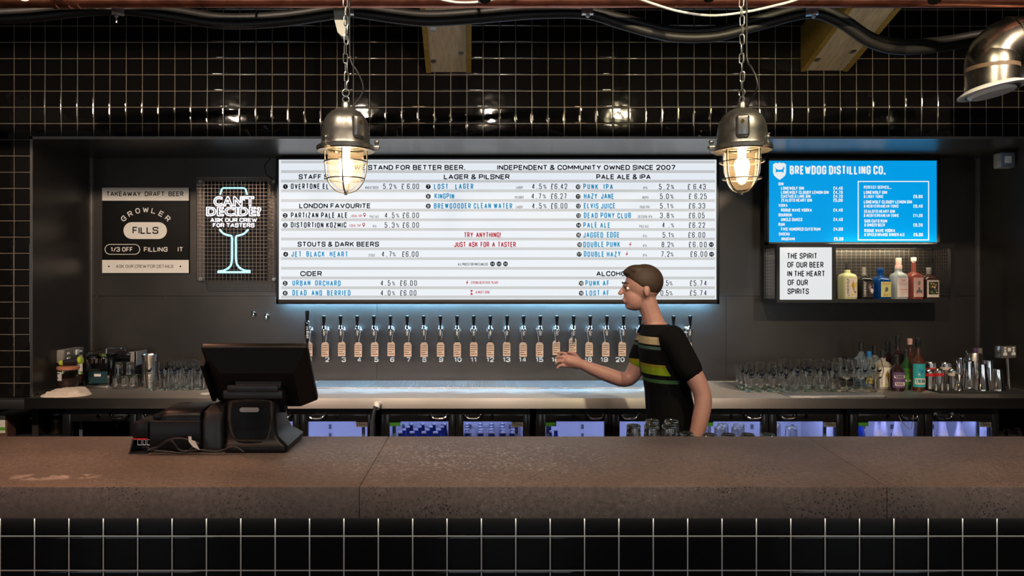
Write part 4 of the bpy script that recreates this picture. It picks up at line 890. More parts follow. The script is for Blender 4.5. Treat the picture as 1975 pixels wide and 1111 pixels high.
foil = mat('neck_foil', (.44, .41, .46), .4, .3, bump=.6, scale=80); capsilver = mat('cap_silver', (.6, .62, .68), .3, .8)
def small_bottle(name, label, cat, group, loc, gm, cm, hgt, r, neck, foilm=None):
    t = thing(name, label, cat, loc, 0, group); L_ = Matrix.Translation(loc)
    obj('glass_body', MB().lathe([(0, 0), (r*.95, 0), (r, .004), (r, hgt*.52), (r*.9, hgt*.60), (neck*1.25, hgt*.78), (neck, hgt*.84), (neck, hgt*.97), (0, hgt*.97)], 16, L_), gm, t)
    if foilm: obj('foil', MB().lathe([(r*1.02, hgt*.50), (r*.97, hgt*.60), (r*.80, hgt*.665), (neck*1.4, hgt*.785), (neck*1.15, hgt*.86), (neck*1.3, hgt*.93), (neck*1.5, hgt*.95), (neck*1.4, hgt), (0, hgt)], 16, L_), foilm, t)
    else: obj('cap', MB().lathe([(neck*1.25, hgt*.95), (neck*1.35, hgt*.965), (neck*1.2, hgt), (0, hgt)], 14, L_), cm, t)
    return t
q, zsf, _ = CIN[2]; bb = None; n = 0
rown = ['front', 'second', 'third', 'rear']
for dsgn, cols in (('left', (34, 58, 81, 104)), ('right', (166, 192, 214, 236, 256))):
    for ix, dx in enumerate(cols):
        for r in range(4):
            x = q(dx)*(1+.018*r) if dsgn == 'right' else q(dx)+.016*r
            loc = (x, DC+.08+r*.09, zsf)
            lab = f'small blue bottle, {rown[r]} row, {ORD[ix]} column behind the {"green stickered" if dsgn == "left" else "badged"} door'
            if bb is None: bb = small_bottle('beer_bottle', lab, 'bottle', 'blue bottles in the cooler', loc, bluebot, capsilver, .205, .026, .0125)
            else: dup(bb, loc, 0, lab)
q, zsf, _ = CIN[3]
for ix, (dx, yy) in enumerate(((30, .10), (44, .16), (36, .30))):
    dup(bb, (q(dx), DC+yy, zsf+.001), 0, f'{ORD[ix]} of three lone blue bottles below the green sticker, behind the long forearm', 'lone blue bottles in a mostly empty cooler')
q, zsf, _ = CIN[5]; b1 = None
for ix, (dx, yy) in enumerate(((39, .085), (49, .17), (64, .23), (72, .07), (92, .12), (112, .08))):
    lab = f'{ORD[ix]} deep blue bottle from the green sticker, silver topped, in the right cooler'
    z = zsf+.001
    if b1 is None: b1 = small_bottle('wine_bottle', lab, 'bottle', 'deep blue bottles behind the sticker', (q(dx), DC+yy, z), blueclear, capsilver, .26, .031, .013, None)
    elif ix == 3: w1 = small_bottle('wine_bottle', lab, 'bottle', 'deep blue bottles behind the sticker', (q(dx), DC+yy, zsf+.001), blueclear, capsilver, .27, .031, .013, foil)
    elif ix > 3: dup(w1, (q(dx), DC+yy, zsf+.001), 0, lab)
    else: dup(b1, (q(dx), DC+yy, z), 0, lab)
for ix, (dx, yy) in enumerate(((172, .07), (202, .08), (233, .07), (174, .18), (190, .26), (220, .18))):
    dup(w1, (q(dx), DC+yy, zsf+.001), 0, f'foil necked bottle, {("front", "back")[ix//3]} row, {ORD[ix % 3]} from the door hinge side', 'foil necked bottles in the badged cooler')
mb = obj('lanyard', MB().tube(smooth_path([Vector(p) for p in ((q(93), DC-.038, PZ(799, DC)), (q(100), DC-.04, PZ(812, DC)), (q(115), DC-.04, PZ(825, DC)), (q(119), DC-.04, PZ(812, DC)), (q(121), DC-.038, PZ(799, DC)))]), .0025, 6), M['grey'])
tag(mb, 'thin dark cord looped over a cooler door handle', 'cord')
# ================================================================ glassware
def g_lathe(outer, t_, floor_):
    inner = [(max(.0015, r-t_), z) for r, z in outer if z > floor_+.002]
    return [(0, outer[0][1])]+outer+[(outer[-1][0]-t_*.5, outer[-1][1]+t_*.4)]+inner[::-1]+[(max(.0015, inner[0][0]-.003), floor_), (0, floor_)]
def logo_part(t, r, z, s, L_=None):
    mb = MB(); L_ = wm(t)
    def S(u, v): a = u/r; return L_ @ Vector(((r+.0006)*math.sin(a), -(r+.0006)*math.cos(a), z+v))
    mb.poly([S(s*u, s*v) for u, v in ((-1, .5), (-.8, .9), (-.5, .2), (0, .0), (.5, .25), (.75, 1), (1, .5), (.9, -.3), (.5, -.9), (0, -1.1), (-.5, -.9), (-.9, -.3))])
    mb.poly([S(u, v) for u, v in ((-s*.9, -s*1.7), (s*.9, -s*1.7), (s*.9, -s*1.4), (-s*.9, -s*1.4))])
    return obj('bird_logo', mb, M['ink'], t, smooth=False)
def make_pint(h_=.186, r=.037):
    t = thing('pint_glass', 'pint', 'glass', (0, 0, 0))
    o = [(r*.80, 0), (r*.84, .004), (r*.82, h_*.3), (r*.93, h_*.6), (r, h_*.75), (r*.97, h_)]
    obj('bowl', MB().lathe(g_lathe(o, .0022, .016), 20), M['glass'], t)
    obj('base', MB().lathe([(0, .001), (r*.80, .001), (r*.82, .006), (r*.78, .0155), (0, .0155)], 20), M['thick'], t)
    logo_part(t, r*1.012, h_*.73, .016)
    return t
def make_stem(h_=.165, r=.033):
    t = thing('stem_glass', 'stem', 'glass', (0, 0, 0))
    o = [(.013, .030), (.020, .042), (r*.80, h_*.42), (r*.95, h_*.60), (r, h_*.75), (r*.96, h_)]
    obj('bowl', MB().lathe(g_lathe(o, .0022, .040), 20), M['glass'], t)
    obj('foot', MB().lathe([(0, 0), (r*.86, 0), (r*.84, .003), (.012, .010), (.0075, .018), (.0095, .030), (0, .034)], 20), M['thick'], t)
    logo_part(t, r*1.012, h_*.71, .015)
    return t
def make_snifter(h_=.205, r=.046):
    t = thing('snifter_glass', 'snifter', 'glass', (0, 0, 0))
    o = [(.006, .080), (.022, .086), (r*.80, .104), (r, .130), (r*.96, .155), (r*.80, .185), (r*.76, h_)]
    obj('bowl', MB().lathe(g_lathe(o, .0020, .088), 22), M['glass'], t)
    obj('stem', MB().lathe([(0, .007), (.010, .007), (.0045, .02), (.004, .06), (.007, .080), (0, .082)], 12), M['thick'], t)
    obj('foot', MB().lathe([(0, 0), (r*.74, 0), (r*.73, .002), (.010, .007), (0, .008)], 22), M['glass'], t)
    logo_part(t, r*1.0, .145, .014)
    return t
def make_tumbler(h_=.085, r=.0278, name='tumbler'):        # standing upside down
    t = thing(name, 'tumbler', 'glass', (0, 0, 0))
    o = [(r, 0), (r*.99, .003), (r*.88, h_*.6), (r*.84, h_-.004), (r*.80, h_)]
    obj('bowl', MB().lathe([(r-.0022, 0)]+o+[(r*.70, h_), (r*.62, h_-.004), (0, h_-.004)], 20).lathe([(r-.0022, 0), (r*.85-.002, h_*.6), (r*.80-.002, h_-.014), (0, h_-.014)], 20), M['glass'], t)
    obj('base', MB().torus((0, 0, h_-.007), r*.76, .0052, (0, 0, 1), 20, 8), M['thick'], t)
    return t
rows3 = ['front', 'middle', 'back']
sg = make_stem(); n = 0
for r, (D, xs_) in enumerate(((4.66, (1445, 1466, 1489, 1512)), (4.76, (1436, 1456, 1478, 1501)), (4.86, (1427, 1446, 1467, 1490)))):
    for c, x in enumerate(xs_):
        place(sg, n, (PX(x, D), D, ZT+.001), R.uniform(-.2, .2), f'short stemmed tulip beer glass, {rows3[r]} row, {ORD[c]} from the tap end', 'short stemmed beer glasses on the worktop'); n += 1
pg = make_pint(); n = 0
for r, (D, xs_) in enumerate(((4.67, (1533, 1557, 1583, 1606)), (4.78, (1521, 1545, 1569, 1594)), (4.89, (1510, 1534, 1557, 1581)))):
    for c, x in enumerate(xs_):
        place(pg, n, (PX(x, D), D, ZT+.0005 if r else ZT+.001), R.uniform(-.2, .2), f'straight pint glass right of the stemmed glasses, {rows3[r]} row, {ORD[c]} along', 'pint glasses beside the stemmed glasses'); n += 1
for r, (D, xs_) in enumerate(((4.75, (317, 340, 362, 385)), (4.84, (327, 349, 371)), (4.93, (334, 356, 378)))):
    for c, x in enumerate(xs_):
        dup(pg, (PX(x, D), D, ZT+.0005), R.uniform(-.2, .2), f'pint glass between steel jug and till, {rows3[r]} row, {ORD[c]} from the jug', 'pint glasses between jug and till')
dup(pg, (PX(291, 4.74), 4.74, ZT+.0005), .1, 'pint glass standing in front of the tall steel jug')
sn = make_snifter(); n = 0
for r, (D, xs_) in enumerate(((4.66, (1633, 1661, 1689)), (4.79, (1618.5, 1647, 1675.5)))):
    for c, x in enumerate(xs_):
        place(sn, n, (PX(x, D), D, ZT+.0005), R.uniform(-.2, .2), f'round bowled snifter glass on tall stem, {("front", "back")[r]} row, {ORD[c]} from the pint glasses', 'snifter glasses before the bottles'); n += 1
tb = make_tumbler(); n = 0
for r, (D, xs_, z, l) in enumerate(((4.80, (225, 241.5, 258), 0, 'front bottom'), (4.885, (231, 247, 263), 0, 'back bottom'), (4.85, (229, 251), .0852, 'upper'))):
    for c, x in enumerate(xs_):
        place(tb, n, (PX(x, D)+(.012*(c-1)*0), D, ZT+.0005+z), R.uniform(-.2, .2), f'upturned tumbler beside the coffee machine, {l} row, {ORD[c]} from the machine', 'upturned tumblers by the coffee machine'); n += 1
# upturned tumblers stacked on the shelf behind the bar
tb2 = make_tumbler(.062, .031, 'tumbler'); n = 0; zl = .9755
spots = [(1258, 2.96, 1, 'top back'), (1295, 2.96, 1, 'top back'), (1222, 2.86, 1, 'top front'), (1256, 2.86, 1, 'top front'), (1290, 2.86, 1, 'top front'), (1222, 2.86, 0, 'lower front'), (1256, 2.86, 0, 'lower front'), (1290, 2.86, 0, 'lower front'),
         (1258, 2.96, 0, 'lower back'), (1295, 2.96, 0, 'lower back'), (1324, 3.02, 0, 'lower back'), (1332, 2.93, 0, 'lower front')]
cnt = {}
for x, D, lv, l in spots:
    cnt[l] = cnt.get(l, 0)+1
    place(tb2, n, (PX(x, D), D, zl+lv*.0625), R.uniform(-.2, .2), f'upturned tumbler in the stack behind the bar, {l} row, {ORD[cnt[l]-1]} from the taps side', 'stacked upturned tumblers behind the bar top'); n += 1
for c, x in enumerate((1368, 1405, 1442, 1481)):
    dup(tb2, (PX(x, 2.97), 2.97, zl+.004), 0, f'upturned tumbler barely showing over the bar edge, {ORD[c]} from the tumbler stack', 'single upturned tumblers in a line behind the bar')
q, zsf, _ = CIN[4]; cg = make_tumbler(.155, .040, 'chilled_glass'); n = 0
for l, lst in (('stickered', ((30, .09), (63, .09), (97, .09), (45, .19), (80, .19), (112, .19))), ('badged', ((168, .10), (205, .10), (186, .2)))):
    for c, (dx, yy) in enumerate(lst):
        place(cg, n, (q(dx), DC+yy, zsf+.002), 0, f'upturned chilled glass behind the {l} cooler door, {ORD[c]} of {len(lst)} there', 'upturned glasses chilled in the cooler'); n += 1
# ================================================================ back bar: bottles and bar tools at the right end
grp = 'bottles standing on the worktop'
ww = lambda px_, D=4.75: px_*D/F
def B(x, D): return (PX(x, D), D, ZT+.0006)
def prof_b(r, hs, ht, rn): return [(r*.95, 0), (r, .005), (r, hs), (r*.92, hs+.012), (r*.6, hs+.03), (rn*1.15, hs+.045), (rn, hs+.06), (rn, ht)]
amber, darkglass, gin, greeng = cglass('glass_amber', (.16, .05, .025), body=.45), cglass('glass_dark', (.04, .018, .02), body=.6), cglass('glass_gin', (.66, .74, .78), body=.15), cglass('glass_green', (.03, .12, .03), body=.5)
lilac = mat('label_violet', (.10, .05, .13), .6)
D = 4.72
bottle('spirit_bottle', 'grey stoppered white labelled wolf bottle beside the snifters', 'bottle', grp, B(1702, 4.82), prof_flask(ww(13), ww(48), ww(60), .016), cglass('glass_stone', (.50, .44, .36), body=.6), M['matt'], (.017, ww(59), .014, ww(74)),
       (.014, ww(42), ww(13)+.0012, 1.5, M['labelwhite'], [(dk, vtext("LONEWOLF", .04, .17, .02, .6)), (gold, wolf(-.02)), (yel, [blob(.5, .14, .12, .06), [(.50, .64), (.62, .85), (.68, .7)]]), (mauve, wolf2(-.02))]), sq=5)
bottle('spirit_bottle', 'dark bottle with violet and cream bands low on its side', 'bottle', grp, B(1730, D), prof_b(ww(13), ww(36), ww(66), .014), darkglass, M['matt'], (.015, ww(52), .015, ww(68)),
       (.022, ww(36), ww(13)+.0012, 2.2, lilac, [(pale, [rect(.1, .9, .62, .80, 6), rect(.15, .85, .14, .36, 6)]), (dk, htext("UNCLE", .3, .7, .66, .76))]))
bottle('spirit_bottle', 'tall dark bottle with black cap rising behind the violet banded bottle', 'bottle', grp, B(1731.5, 4.90), prof_b(ww(12), ww(60), ww(82), .014), darkglass, M['matt'], (.014, ww(84), .015, ww(101)))
bottle('spirit_bottle', 'green glass liqueur bottle with green label', 'bottle', grp, B(1748, 4.80), prof_b(ww(10.5), ww(42), ww(66), .013), greeng, M['matt'], (.015, ww(62), .015, ww(76)),
       (.03, ww(41), ww(10.5)+.0012, 2.2, mat('label_forest', (.02, .14, .02), .6), [(leaf, [blob(.5, .5, .25, .18), blob(.4, .35, .15, .1)]), (M['labelwhite'], [rect(.2, .8, .2, .3, 5)]), (M['red'], [blob(.52, .86, .1, .06)])]))
bottle('spirit_bottle', 'bottle with square pink cap behind the green bottle', 'bottle', grp, B(1754.5, 4.96), prof_b(ww(11), ww(52), ww(76), .016), amber, rose, (.016, ww(82), .017, ww(94)))
bottle('spirit_bottle', 'amber bottle with large teal label', 'bottle', grp, B(1770.5, D), prof_b(ww(11.8), ww(53), ww(84), .013), amber, M['matt'], (.0145, ww(82), .0165, ww(100)),
       (.026, ww(52), ww(11.8)+.0012, 2.6, teal, [(blu, [blob(.52, .66, .10, .10), blob(.38, .75, .06, .07)]), (pale, [rect(.12, .9, .12, .38, 8), blob(.35, .55, .05, .04)]), (dk, htext("YAR", .3, .75, .20, .33))]))
bottle('spirit_bottle', 'clear green tinted bottle with tall dark cap behind the snifters', 'bottle', grp, B(1661, 4.98), prof_b(ww(11), ww(52), ww(70), .015), gin, M['matt'], (.0165, ww(68), .0165, ww(86)))
bottle('spirit_bottle', 'clear bottle with bright blue cap behind the snifters', 'bottle', grp, B(1676, 4.90), prof_b(ww(12), ww(42), ww(58), .016), gin, blu, (.0155, ww(57), .016, ww(70)),
       (.02, ww(30), ww(12)+.0012, 1.8, mat('label_citron', (.50, .42, .10), .6), [(dk, [rect(.1, .9, .0, .35, 5)])]))
bottle('spirit_bottle', 'dark capped clear bottle directly behind the wolf bottle', 'bottle', grp, B(1687, 4.97), prof_b(ww(12), ww(46), ww(62), .015), gin, M['matt'], (.0165, ww(60), .0165, ww(80)))
bottle('spirit_bottle', 'brown bottle with dark cap between wolf bottle and tall dark bottle', 'bottle', grp, B(1712, 5.02), prof_b(ww(12), ww(48), ww(66), .015), darkglass, M['matt'], (.0165, ww(66), .0165, ww(86)))
t = tag(obj('bar_mat', MB().bx(PX(1787, 4.75), PX(1950, 4.75), 4.60, 4.98, ZT+.0005, ZT+.009, .003), M['mat_']), 'black rubber bar mat under the steel bar tools', 'bar mat')
zm = ZT+.0095
def can(name, label, cat, x, D, r, h_, mat_=None, band=None, cap=False, group=None, taper=1.0):
    t = thing(name, label, cat, (PX(x, D), D, zm), 0, group); L_ = wm(t)
    obj('body', MB().lathe([(0, 0), (r*taper, 0), (r*taper, .003), (r, h_-.004), (r*.99, h_), (r*.93, h_), (r*.90, h_-.01), (0, h_-.012)], 20, L_), mat_ or M['steel'], t)
    if cap: obj('lid', MB().lathe([(r*.94, h_-.011), (r*.94, h_+.004), (r*.6, h_+.014), (0, h_+.016)], 20, L_), M['steel'], t)
    if band:
        z0, z1, bm_ = band; obj('band', MB().lathe([(r+.001, z0), (r+.0016, z0), (r+.0016, z1), (r+.001, z1)], 20, L_), bm_, t)
    return t
gp = 'banded steel shaker tins'
k = 4.78/F
can('spice_shaker', 'back steel shaker tin with upper red band', 'shaker', 1795, 4.87, .033, .150, band=(.105, .122, M['red']), cap=True, group=gp)
can('spice_shaker', 'front steel shaker tin with lower red band next to the teal bottle', 'shaker', 1793, 4.74, .030, .112, band=(.083, .102, M['red']), cap=True, group=gp)
can('spice_shaker', 'short steel shaker tin with red band, second along', 'shaker', 1811, 4.74, .027, .116, band=(.085, .103, M['red']), cap=True, group=gp)
can('spice_shaker', 'steel shaker tin with cream tape near its top', 'shaker', 1824, 4.84, .031, .150, band=(.112, .130, pale), cap=True, group=gp)
can('spice_shaker', 'steel shaker tin with slanting cream tape by the hourglass jigger', 'shaker', 1838, 4.74, .030, .116, band=(.086, .104, pale), cap=True, group=gp)
for i, x in enumerate((1805, 1817, 1828)): can('jigger', f'{ORD[i]} of three small steel measuring cups in front of the shaker tins', 'jigger', x, 4.655, .0125, .042, M['steel'], group='small measuring cups')
def jigger(label, x, D, h_, r):
    t = thing('jigger', label, 'jigger', (PX(x, D), D, zm)); L_ = wm(t)
    obj('body', MB().lathe([(0, .004), (r*1.1, 0), (r*1.14, .002), (.010, h_*.55), (.010, h_*.60), (r, h_), (r*.93, h_), (.006, h_*.66), (0, h_*.66)], 20, L_), M['chrome'], t); return t
jigger('polished hourglass jigger in front of the shaker cups', 1850, 4.66, .105, .026)
gs_ = 'polished shaker cups'
def shaker(label, x, D, h_, rt, rb, extra=None):
    t = thing('shaker_cup', label, 'cocktail shaker', (PX(x, D), D, zm), 0, gs_); L_ = wm(t)
    obj('body', MB().lathe([(0, h_), (rt, h_), (rt*1.0, h_-.004), (rb*.985, .012), (rb, .010), (rb, 0), (rb-.002, 0), (rt-.003, h_-.006), (0, h_-.006)], 24, L_), M['chrome'], t)
    return t
shaker('back polished shaker cup left of the tall pair', 1850, 4.88, .19, .033, .037)
shaker('tall upturned polished shaker cup, first of the tall pair', 1869, 4.76, .180, .029, .040)
shaker('tallest front upturned polished shaker cup', 1894, 4.66, .170, .026, .043)
shaker('polished shaker cup half behind the tallest front cup', 1906, 4.80, .180, .030, .040)
shaker('short wide upturned polished shaker cup nearest the socket post', 1924, 4.66, .138, .026, .043)
t = thing('measure_can', 'steel can behind the shaker cups holding dark stoppers', 'can', (PX(1878, 4.93), 4.93, ZT+.0098)); L_ = wm(t)
obj('body', MB().lathe([(0, 0), (.046, 0), (.046, .212), (.044, .216), (.042, .212), (.042, .01), (0, .01)], 22, L_), M['steel'], t)
obj('spout', MB().prism([L_ @ Vector(p) for p in ((-.046, -.008, .20), (-.046, .008, .20), (-.058, 0, .226), (-.058, -.002, .228))], (.004, 0, .004)), M['steel'], t)
for i, (dx, c) in enumerate(((.012, lilac), (.036, M['grey']))):
    obj('stopper', MB().cyl(L_ @ Vector((dx, .004-.01*i, .14)), L_ @ Vector((dx, .004-.01*i, .248)), .0145, .0165, 12), c, t)
# socket post
p = P(1950, 748, 4.72)
t = thing('socket_post', 'double power socket on a steel post at the worktop end', 'power socket', (p.x, 4.72, ZT)); rz = Matrix.Rotation(.28, 4, 'Z')
pc = Vector((PX(1944, 4.72), 4.72, PZ(679, 4.72)))
obj('post', MB().tube([(p.x, 4.735, ZT+.0005), (pc.x+.008, 4.735, pc.z-.03)], .009, 12).cyl((p.x, 4.735, ZT+.0005), (p.x, 4.735, ZT+.008), .022, n=16), M['steel'], t)
obj('box', MB().box(pc+rz @ Vector((0, .02, 0)), (.128, .045, .082), rz, .007), M['steel'], t)
fp = obj('face_plate', MB().box(pc+rz @ Vector((0, -.0055, 0)), (.124, .006, .078), rz, .004), M['badge'], t)
for dx in (-.036, .036):
    obj('socket', MB().box(pc+rz @ Vector((dx, -.0095, -.012)), (.030, .003, .018), rz).box(pc+rz @ Vector((dx, -.0095, .008)), (.012, .003, .020), rz).box(pc+rz @ Vector((dx, -.0095, .028)), (.016, .003, .010), rz), M['white'], fp, smooth=False)
obj('switch', MB().box(pc+rz @ Vector((0, -.010, .016)), (.026, .005, .024), rz, .002), M['white'], fp)
# switch box high on the right reveal
pc = Vector((XR-.05, 4.82, PZ(308, 4.82)))
t = thing('wall_switch', 'small grey switch box high on the steel wall beside the recess end', 'switch', (XR, 4.82, pc.z))
xw = PX(1945, 4.82)
obj('box', MB().bx(xw-.045, xw+.058, 4.83, 4.90, pc.z-.05, pc.z+.05, .008), M['grey'], t)
obj('face_plate', MB().bx(xw-.047, xw+.04, 4.822, 4.831, pc.z-.048, pc.z+.048, .006), mat('plate_blue_grey', (.16, .20, .27), .4), t)
obj('rocker', MB().bx(xw-.024, xw+.018, 4.815, 4.823, pc.z-.022, pc.z+.024, .002), M['white'], t)
obj('conduit', MB().tube([(xw+.055, 4.865, pc.z+.005), (xw+.12, 4.865, pc.z+.012), (XR+.0, 4.865, pc.z+.02)], .012, 8).bx(xw+.05, XR-.0005, 4.875, 4.90, pc.z-.02, pc.z+.02), M['black'], t)
# dark shelf with glasses beyond the last cooler
t = thing('bar_shelf', 'dark open shelf unit beyond the last cooler', 'shelf', (PX(1955, 4.5), 4.65, 0))
xa_, xz = PX(1921, 4.45), 3.62
obj('side_panel', MB().bx(xa_, xa_+.02, 4.46, 4.95, 0, .88), M['brown'], t, smooth=False)
obj('shelf_board', MB().bx(xa_+.02, xz, 4.46, 4.95, .62, .64).bx(xa_+.02, xz, 4.46, 4.95, 0, .1).bx(xa_+.02, xz, 4.94, 4.96, .1, .88), M['matt'], t, smooth=False)
for c, (x, D) in enumerate(((1931, 4.55), (1953, 4.55), (1943, 4.66), (1964, 4.66))):
    dup(tb, (PX(x, D), D, .641), 0, f'upturned tumbler on the dark shelf beyond the last cooler, {ORD[c]} of four', 'glasses on the dark end shelf')
# ================================================================ left end of the worktop
p = Vector((PX(131.5, 4.70), 4.70, ZT+.0005)); k = 4.70/F
t = thing('storage_jar', 'squat glass jar with terracotta lid and white label', 'jar', p); L_ = wm(t); hj = (752-705)*k*.88
obj('glass_body', MB().lathe([(0, 0), (.052, 0), (.058, .008), (.060, hj*.5), (.056, hj)], 22, L_), M['glass'], t)
obj('contents', MB().lathe([(0, .005), (.050, .006), (.055, .012), (.056, hj*.62), (.03, hj*.70), (0, hj*.68)], 18, L_), M['cacao'], t)
obj('lid', MB().lathe([(0, hj-.004), (.056, hj-.002), (.066, hj+.002), (.067, hj+.016), (.060, hj+.022), (0, hj+.022)], 24, L_), M['terracotta'], t)
def S(a, z, r=.0612): return L_ @ Vector((r*math.sin(a), -r*math.cos(a), z))
mb = MB(); aa = [-1.0+.85*i/6 for i in range(7)]
mb.poly([S(a, hj*.52) for a in aa]+[S(a, hj*.93) for a in reversed(aa)])
lo = obj('label_sheet', mb, M['labelwhite'], t)
mb = MB()
for i in range(5): mb.poly([S(-.92+.11*i, hj*.82, .0616), S(-.84+.11*i, hj*.82, .0616), S(-.84+.11*i, hj*.88, .0616), S(-.92+.11*i, hj*.88, .0616)])
mb.poly([S(-.9, hj*.70, .0616), S(-.82, hj*.58, .0616), S(-.66, hj*.60, .0616), S(-.62, hj*.70, .0616), S(-.76, hj*.66, .0616)])
obj('label_art', mb, M['ink'], lo, smooth=False)
zl_ = p.z+hj+.022
t = thing('torch', 'black torch with lime green ends lying across the jar lid', 'torch', (p.x, 4.69, zl_)); a = Vector((PX(119, 4.69), 4.69, zl_+.021)); b = Vector((PX(156, 4.69), 4.70, zl_+.040))
d = (b-a).normalized()
obj('barrel', MB().cyl(a+d*.012, b-d*.016, .0175, .0215, 16), M['black'], t)
obj('end_cap', MB().cyl(a-d*.006, a+d*.013, .017, .0185, 16).sph(a-d*.004, .015), M['lime'], t)
obj('head_ring', MB().cyl(b-d*.018, b+d*.003, .0235, .0250, 16), M['lime'], t)
bottle('sauce_bottle', 'slim dark bottle with white and green label behind the jar', 'bottle', None, (PX(155, 4.97), 4.97, ZT+.0005), prof_b(.022, .115, .165, .011), darkglass, M['matt'], (.013, .160, .013, .178),
       (.075, .155, .0232, 2.2, M['labelwhite'], [(leaf, [rect(0, 1, 0, .26, 6)]), (M['greyink'], [rect(.25, .7, .6, .7, 4)])]))
a = Vector((XL, 4.87, PZ(683.5, 4.87)))
t = thing('wall_socket', 'grey double socket on the left steel wall above the jar', 'power socket', a)
obj('box', MB().bx(XL+.0005, XL+.045, 4.745, 4.995, a.z-.045, a.z+.040, .005), M['grey'], t)
fp = obj('face_plate', MB().bx(XL+.045, XL+.050, 4.748, 4.992, a.z-.043, a.z+.038, .002), M['badge'], t)
obj('switch', MB().bx(XL+.050, XL+.056, 4.885, 4.925, a.z-.005, a.z+.03, .002), M['white'], fp)
for yy in (4.80, 4.95): obj('socket', MB().bx(XL+.050, XL+.053, yy-.012, yy+.012, a.z+.008, a.z+.022).bx(XL+.050, XL+.053, yy-.016, yy+.016, a.z-.026, a.z-.012), M['white'], fp, smooth=False)
# coffee machine
D0 = 4.84; cx0, cx1 = PX(166, D0), PX(211, D0); z1 = PZ(684, D0); cxr = PX(262, 4.95)
t = thing('coffee_machine', 'small chrome fronted coffee machine with rails on top', 'coffee machine', ((cx0+cx1)/2, 4.95, ZT))
obj('body', MB().bx(cx0+.004, cx1-.004, D0+.05, 5.12, ZT+.0006, z1-.01, .006).bx(cx1-.004, cxr, 4.965, 5.12, ZT+.0006, z1+.012, .006).bx(cx1-.004, cxr-.03, 4.935, 4.965, z1-.040, z1+.01, .006), M['gloss'], t)
mb = MB(); r = .006
for x in (cx0+r, cx1-r): mb.bx(x-r, x+r, D0, D0+.02, ZT+.012, z1)
for z in (z1-r, ZT+.118, ZT+.02): mb.bx(cx0+2*r, cx1-2*r, D0+.001, D0+.019, z-r*.8, z+r*.8)
mb.bx(cx0-.004, cx1+.004, D0-.002, 5.0, z1, z1+.006)
obj('front_frame', mb, M['chrome'], t, smooth=False)
fg = obj('lower_panel', MB().bx(cx0+.014, cx1-.014, D0+.008, D0+.016, ZT+.028, ZT+.109), mat('smoked_panel', (.02, .05, .06), .08), t, smooth=False)
obj('small_label', MB().bx(cx0+.05, cx0+.095, D0+.006, D0+.008, ZT+.075, ZT+.092), M['labelwhite'], fg, smooth=False)
for i, x in enumerate((cx0+.045, cx0+.110)): obj('brew_head', MB().cyl((x, D0+.02, z1-.058), (x, D0+.02, z1-.026), .028, .030, 18).cyl((x, D0+.02, z1-.026), (x, D0+.02, z1-.008), .018, n=14), M['chrome'], t)
obj('drip_base', MB().bx(cx0-.02, cx1+.005, D0-.03, D0+.05, ZT+.0006, ZT+.014, .003), M['steel'], t)
for a in (((171, 684), (171, 679), (200, 672.5), (203.5, 672.5), (204, 683)), ((206, 683), (206, 672), (238, 671.5), (241.5, 673), (241.5, 680))):
    obj('top_rail', MB().tube([P(x, y, D0+.02+.12*(x > 205)*(x-205)/36) for x, y in a], .0032, 8), M['chrome'], t)
obj('side_panel', MB().bx(cxr-.002, cxr+.004, 4.955, 5.115, z1-.085, z1+.01, .002).bx(PX(250, 4.93), cxr-.006, 4.938, 4.949, z1-.075, z1+.01, .002), M['grey'], t)
t = thing('steel_jug', 'tall brushed steel measuring jug behind a pint glass', 'jug', (PX(289, 4.90), 4.90, ZT)); L_ = wm(t)
obj('body', MB().lathe([(0, .0006), (.047, .0006), (.050, .004), (.051, .195), (.058, .214), (.0585, .217), (.056, .217), (.048, .195), (.047, .01), (0, .01)], 26, L_), M['steel'], t)
for z in (.03, .045): obj('scale_ring', MB().torus(L_ @ Vector((0, 0, z)), .0508, .0012, n=26, m=6), M['greyink'], t)
# folded cloth
bm = bmesh.new(); nx, ny = 36, 14; xa_, xz, ya, yb_ = PX(78, 4.5), PX(188, 4.62), 4.425, 4.63; top = []
from mathutils import noise as MN
def cloth_h(u, v):
    e = max(0, min(1, (1-abs(2*u-1)**3)*(1-abs(2*v-1)**3)))
    lay = .012+.016*(u > .18 and u < .86)*(v > .15)+.012*(u > .38 and u < .78)*(v > .35)
    return (lay*min(1, e*2.2)+.010*MN.noise(Vector((u*6, v*4, 3)))*e+.006*MN.noise(Vector((u*15, v*9, 1)))*e)
grid = [[None]*(ny+1) for _ in range(nx+1)]
for i in range(nx+1):
    for j in range(ny+1):
        u, v = i/nx, j/ny; w = .5-.5*abs(2*u-1)**4
        x = xa_+(xz-xa_)*u; y = (ya+yb_)/2+(v-.5)*(yb_-ya)*(w*1.6+.2)+.02*MN.noise(Vector((u*3, 0, 7)))
        grid[i][j] = bm.verts.new((x, max(4.412, y), ZT+.0012+max(0.001, cloth_h(u, v))))
for i in range(nx):
    for j in range(ny): bm.faces.new((grid[i][j], grid[i+1][j], grid[i+1][j+1], grid[i][j+1]))
bnd = [grid[i][0] for i in range(nx+1)]+[grid[nx][j] for j in range(1, ny+1)]+[grid[i][ny] for i in range(nx-1, -1, -1)]+[grid[0][j] for j in range(ny-1, 0, -1)]
low = [bm.verts.new((v.co.x, v.co.y, ZT+.0006)) for v in bnd]
for i in range(len(bnd)): bm.faces.new((bnd[i], low[i], low[(i+1) % len(bnd)], bnd[(i+1) % len(bnd)]))
bm.faces.new(low); mb = MB(); mb.bm.free(); mb.bm = bm
tag(obj('bar_towel', mb, M['towel'], ang=2), 'crumpled pale bar cloth folded at the left end of the worktop', 'cloth')
p = Vector((PX(398, 4.58), 4.58, ZT+.0005))
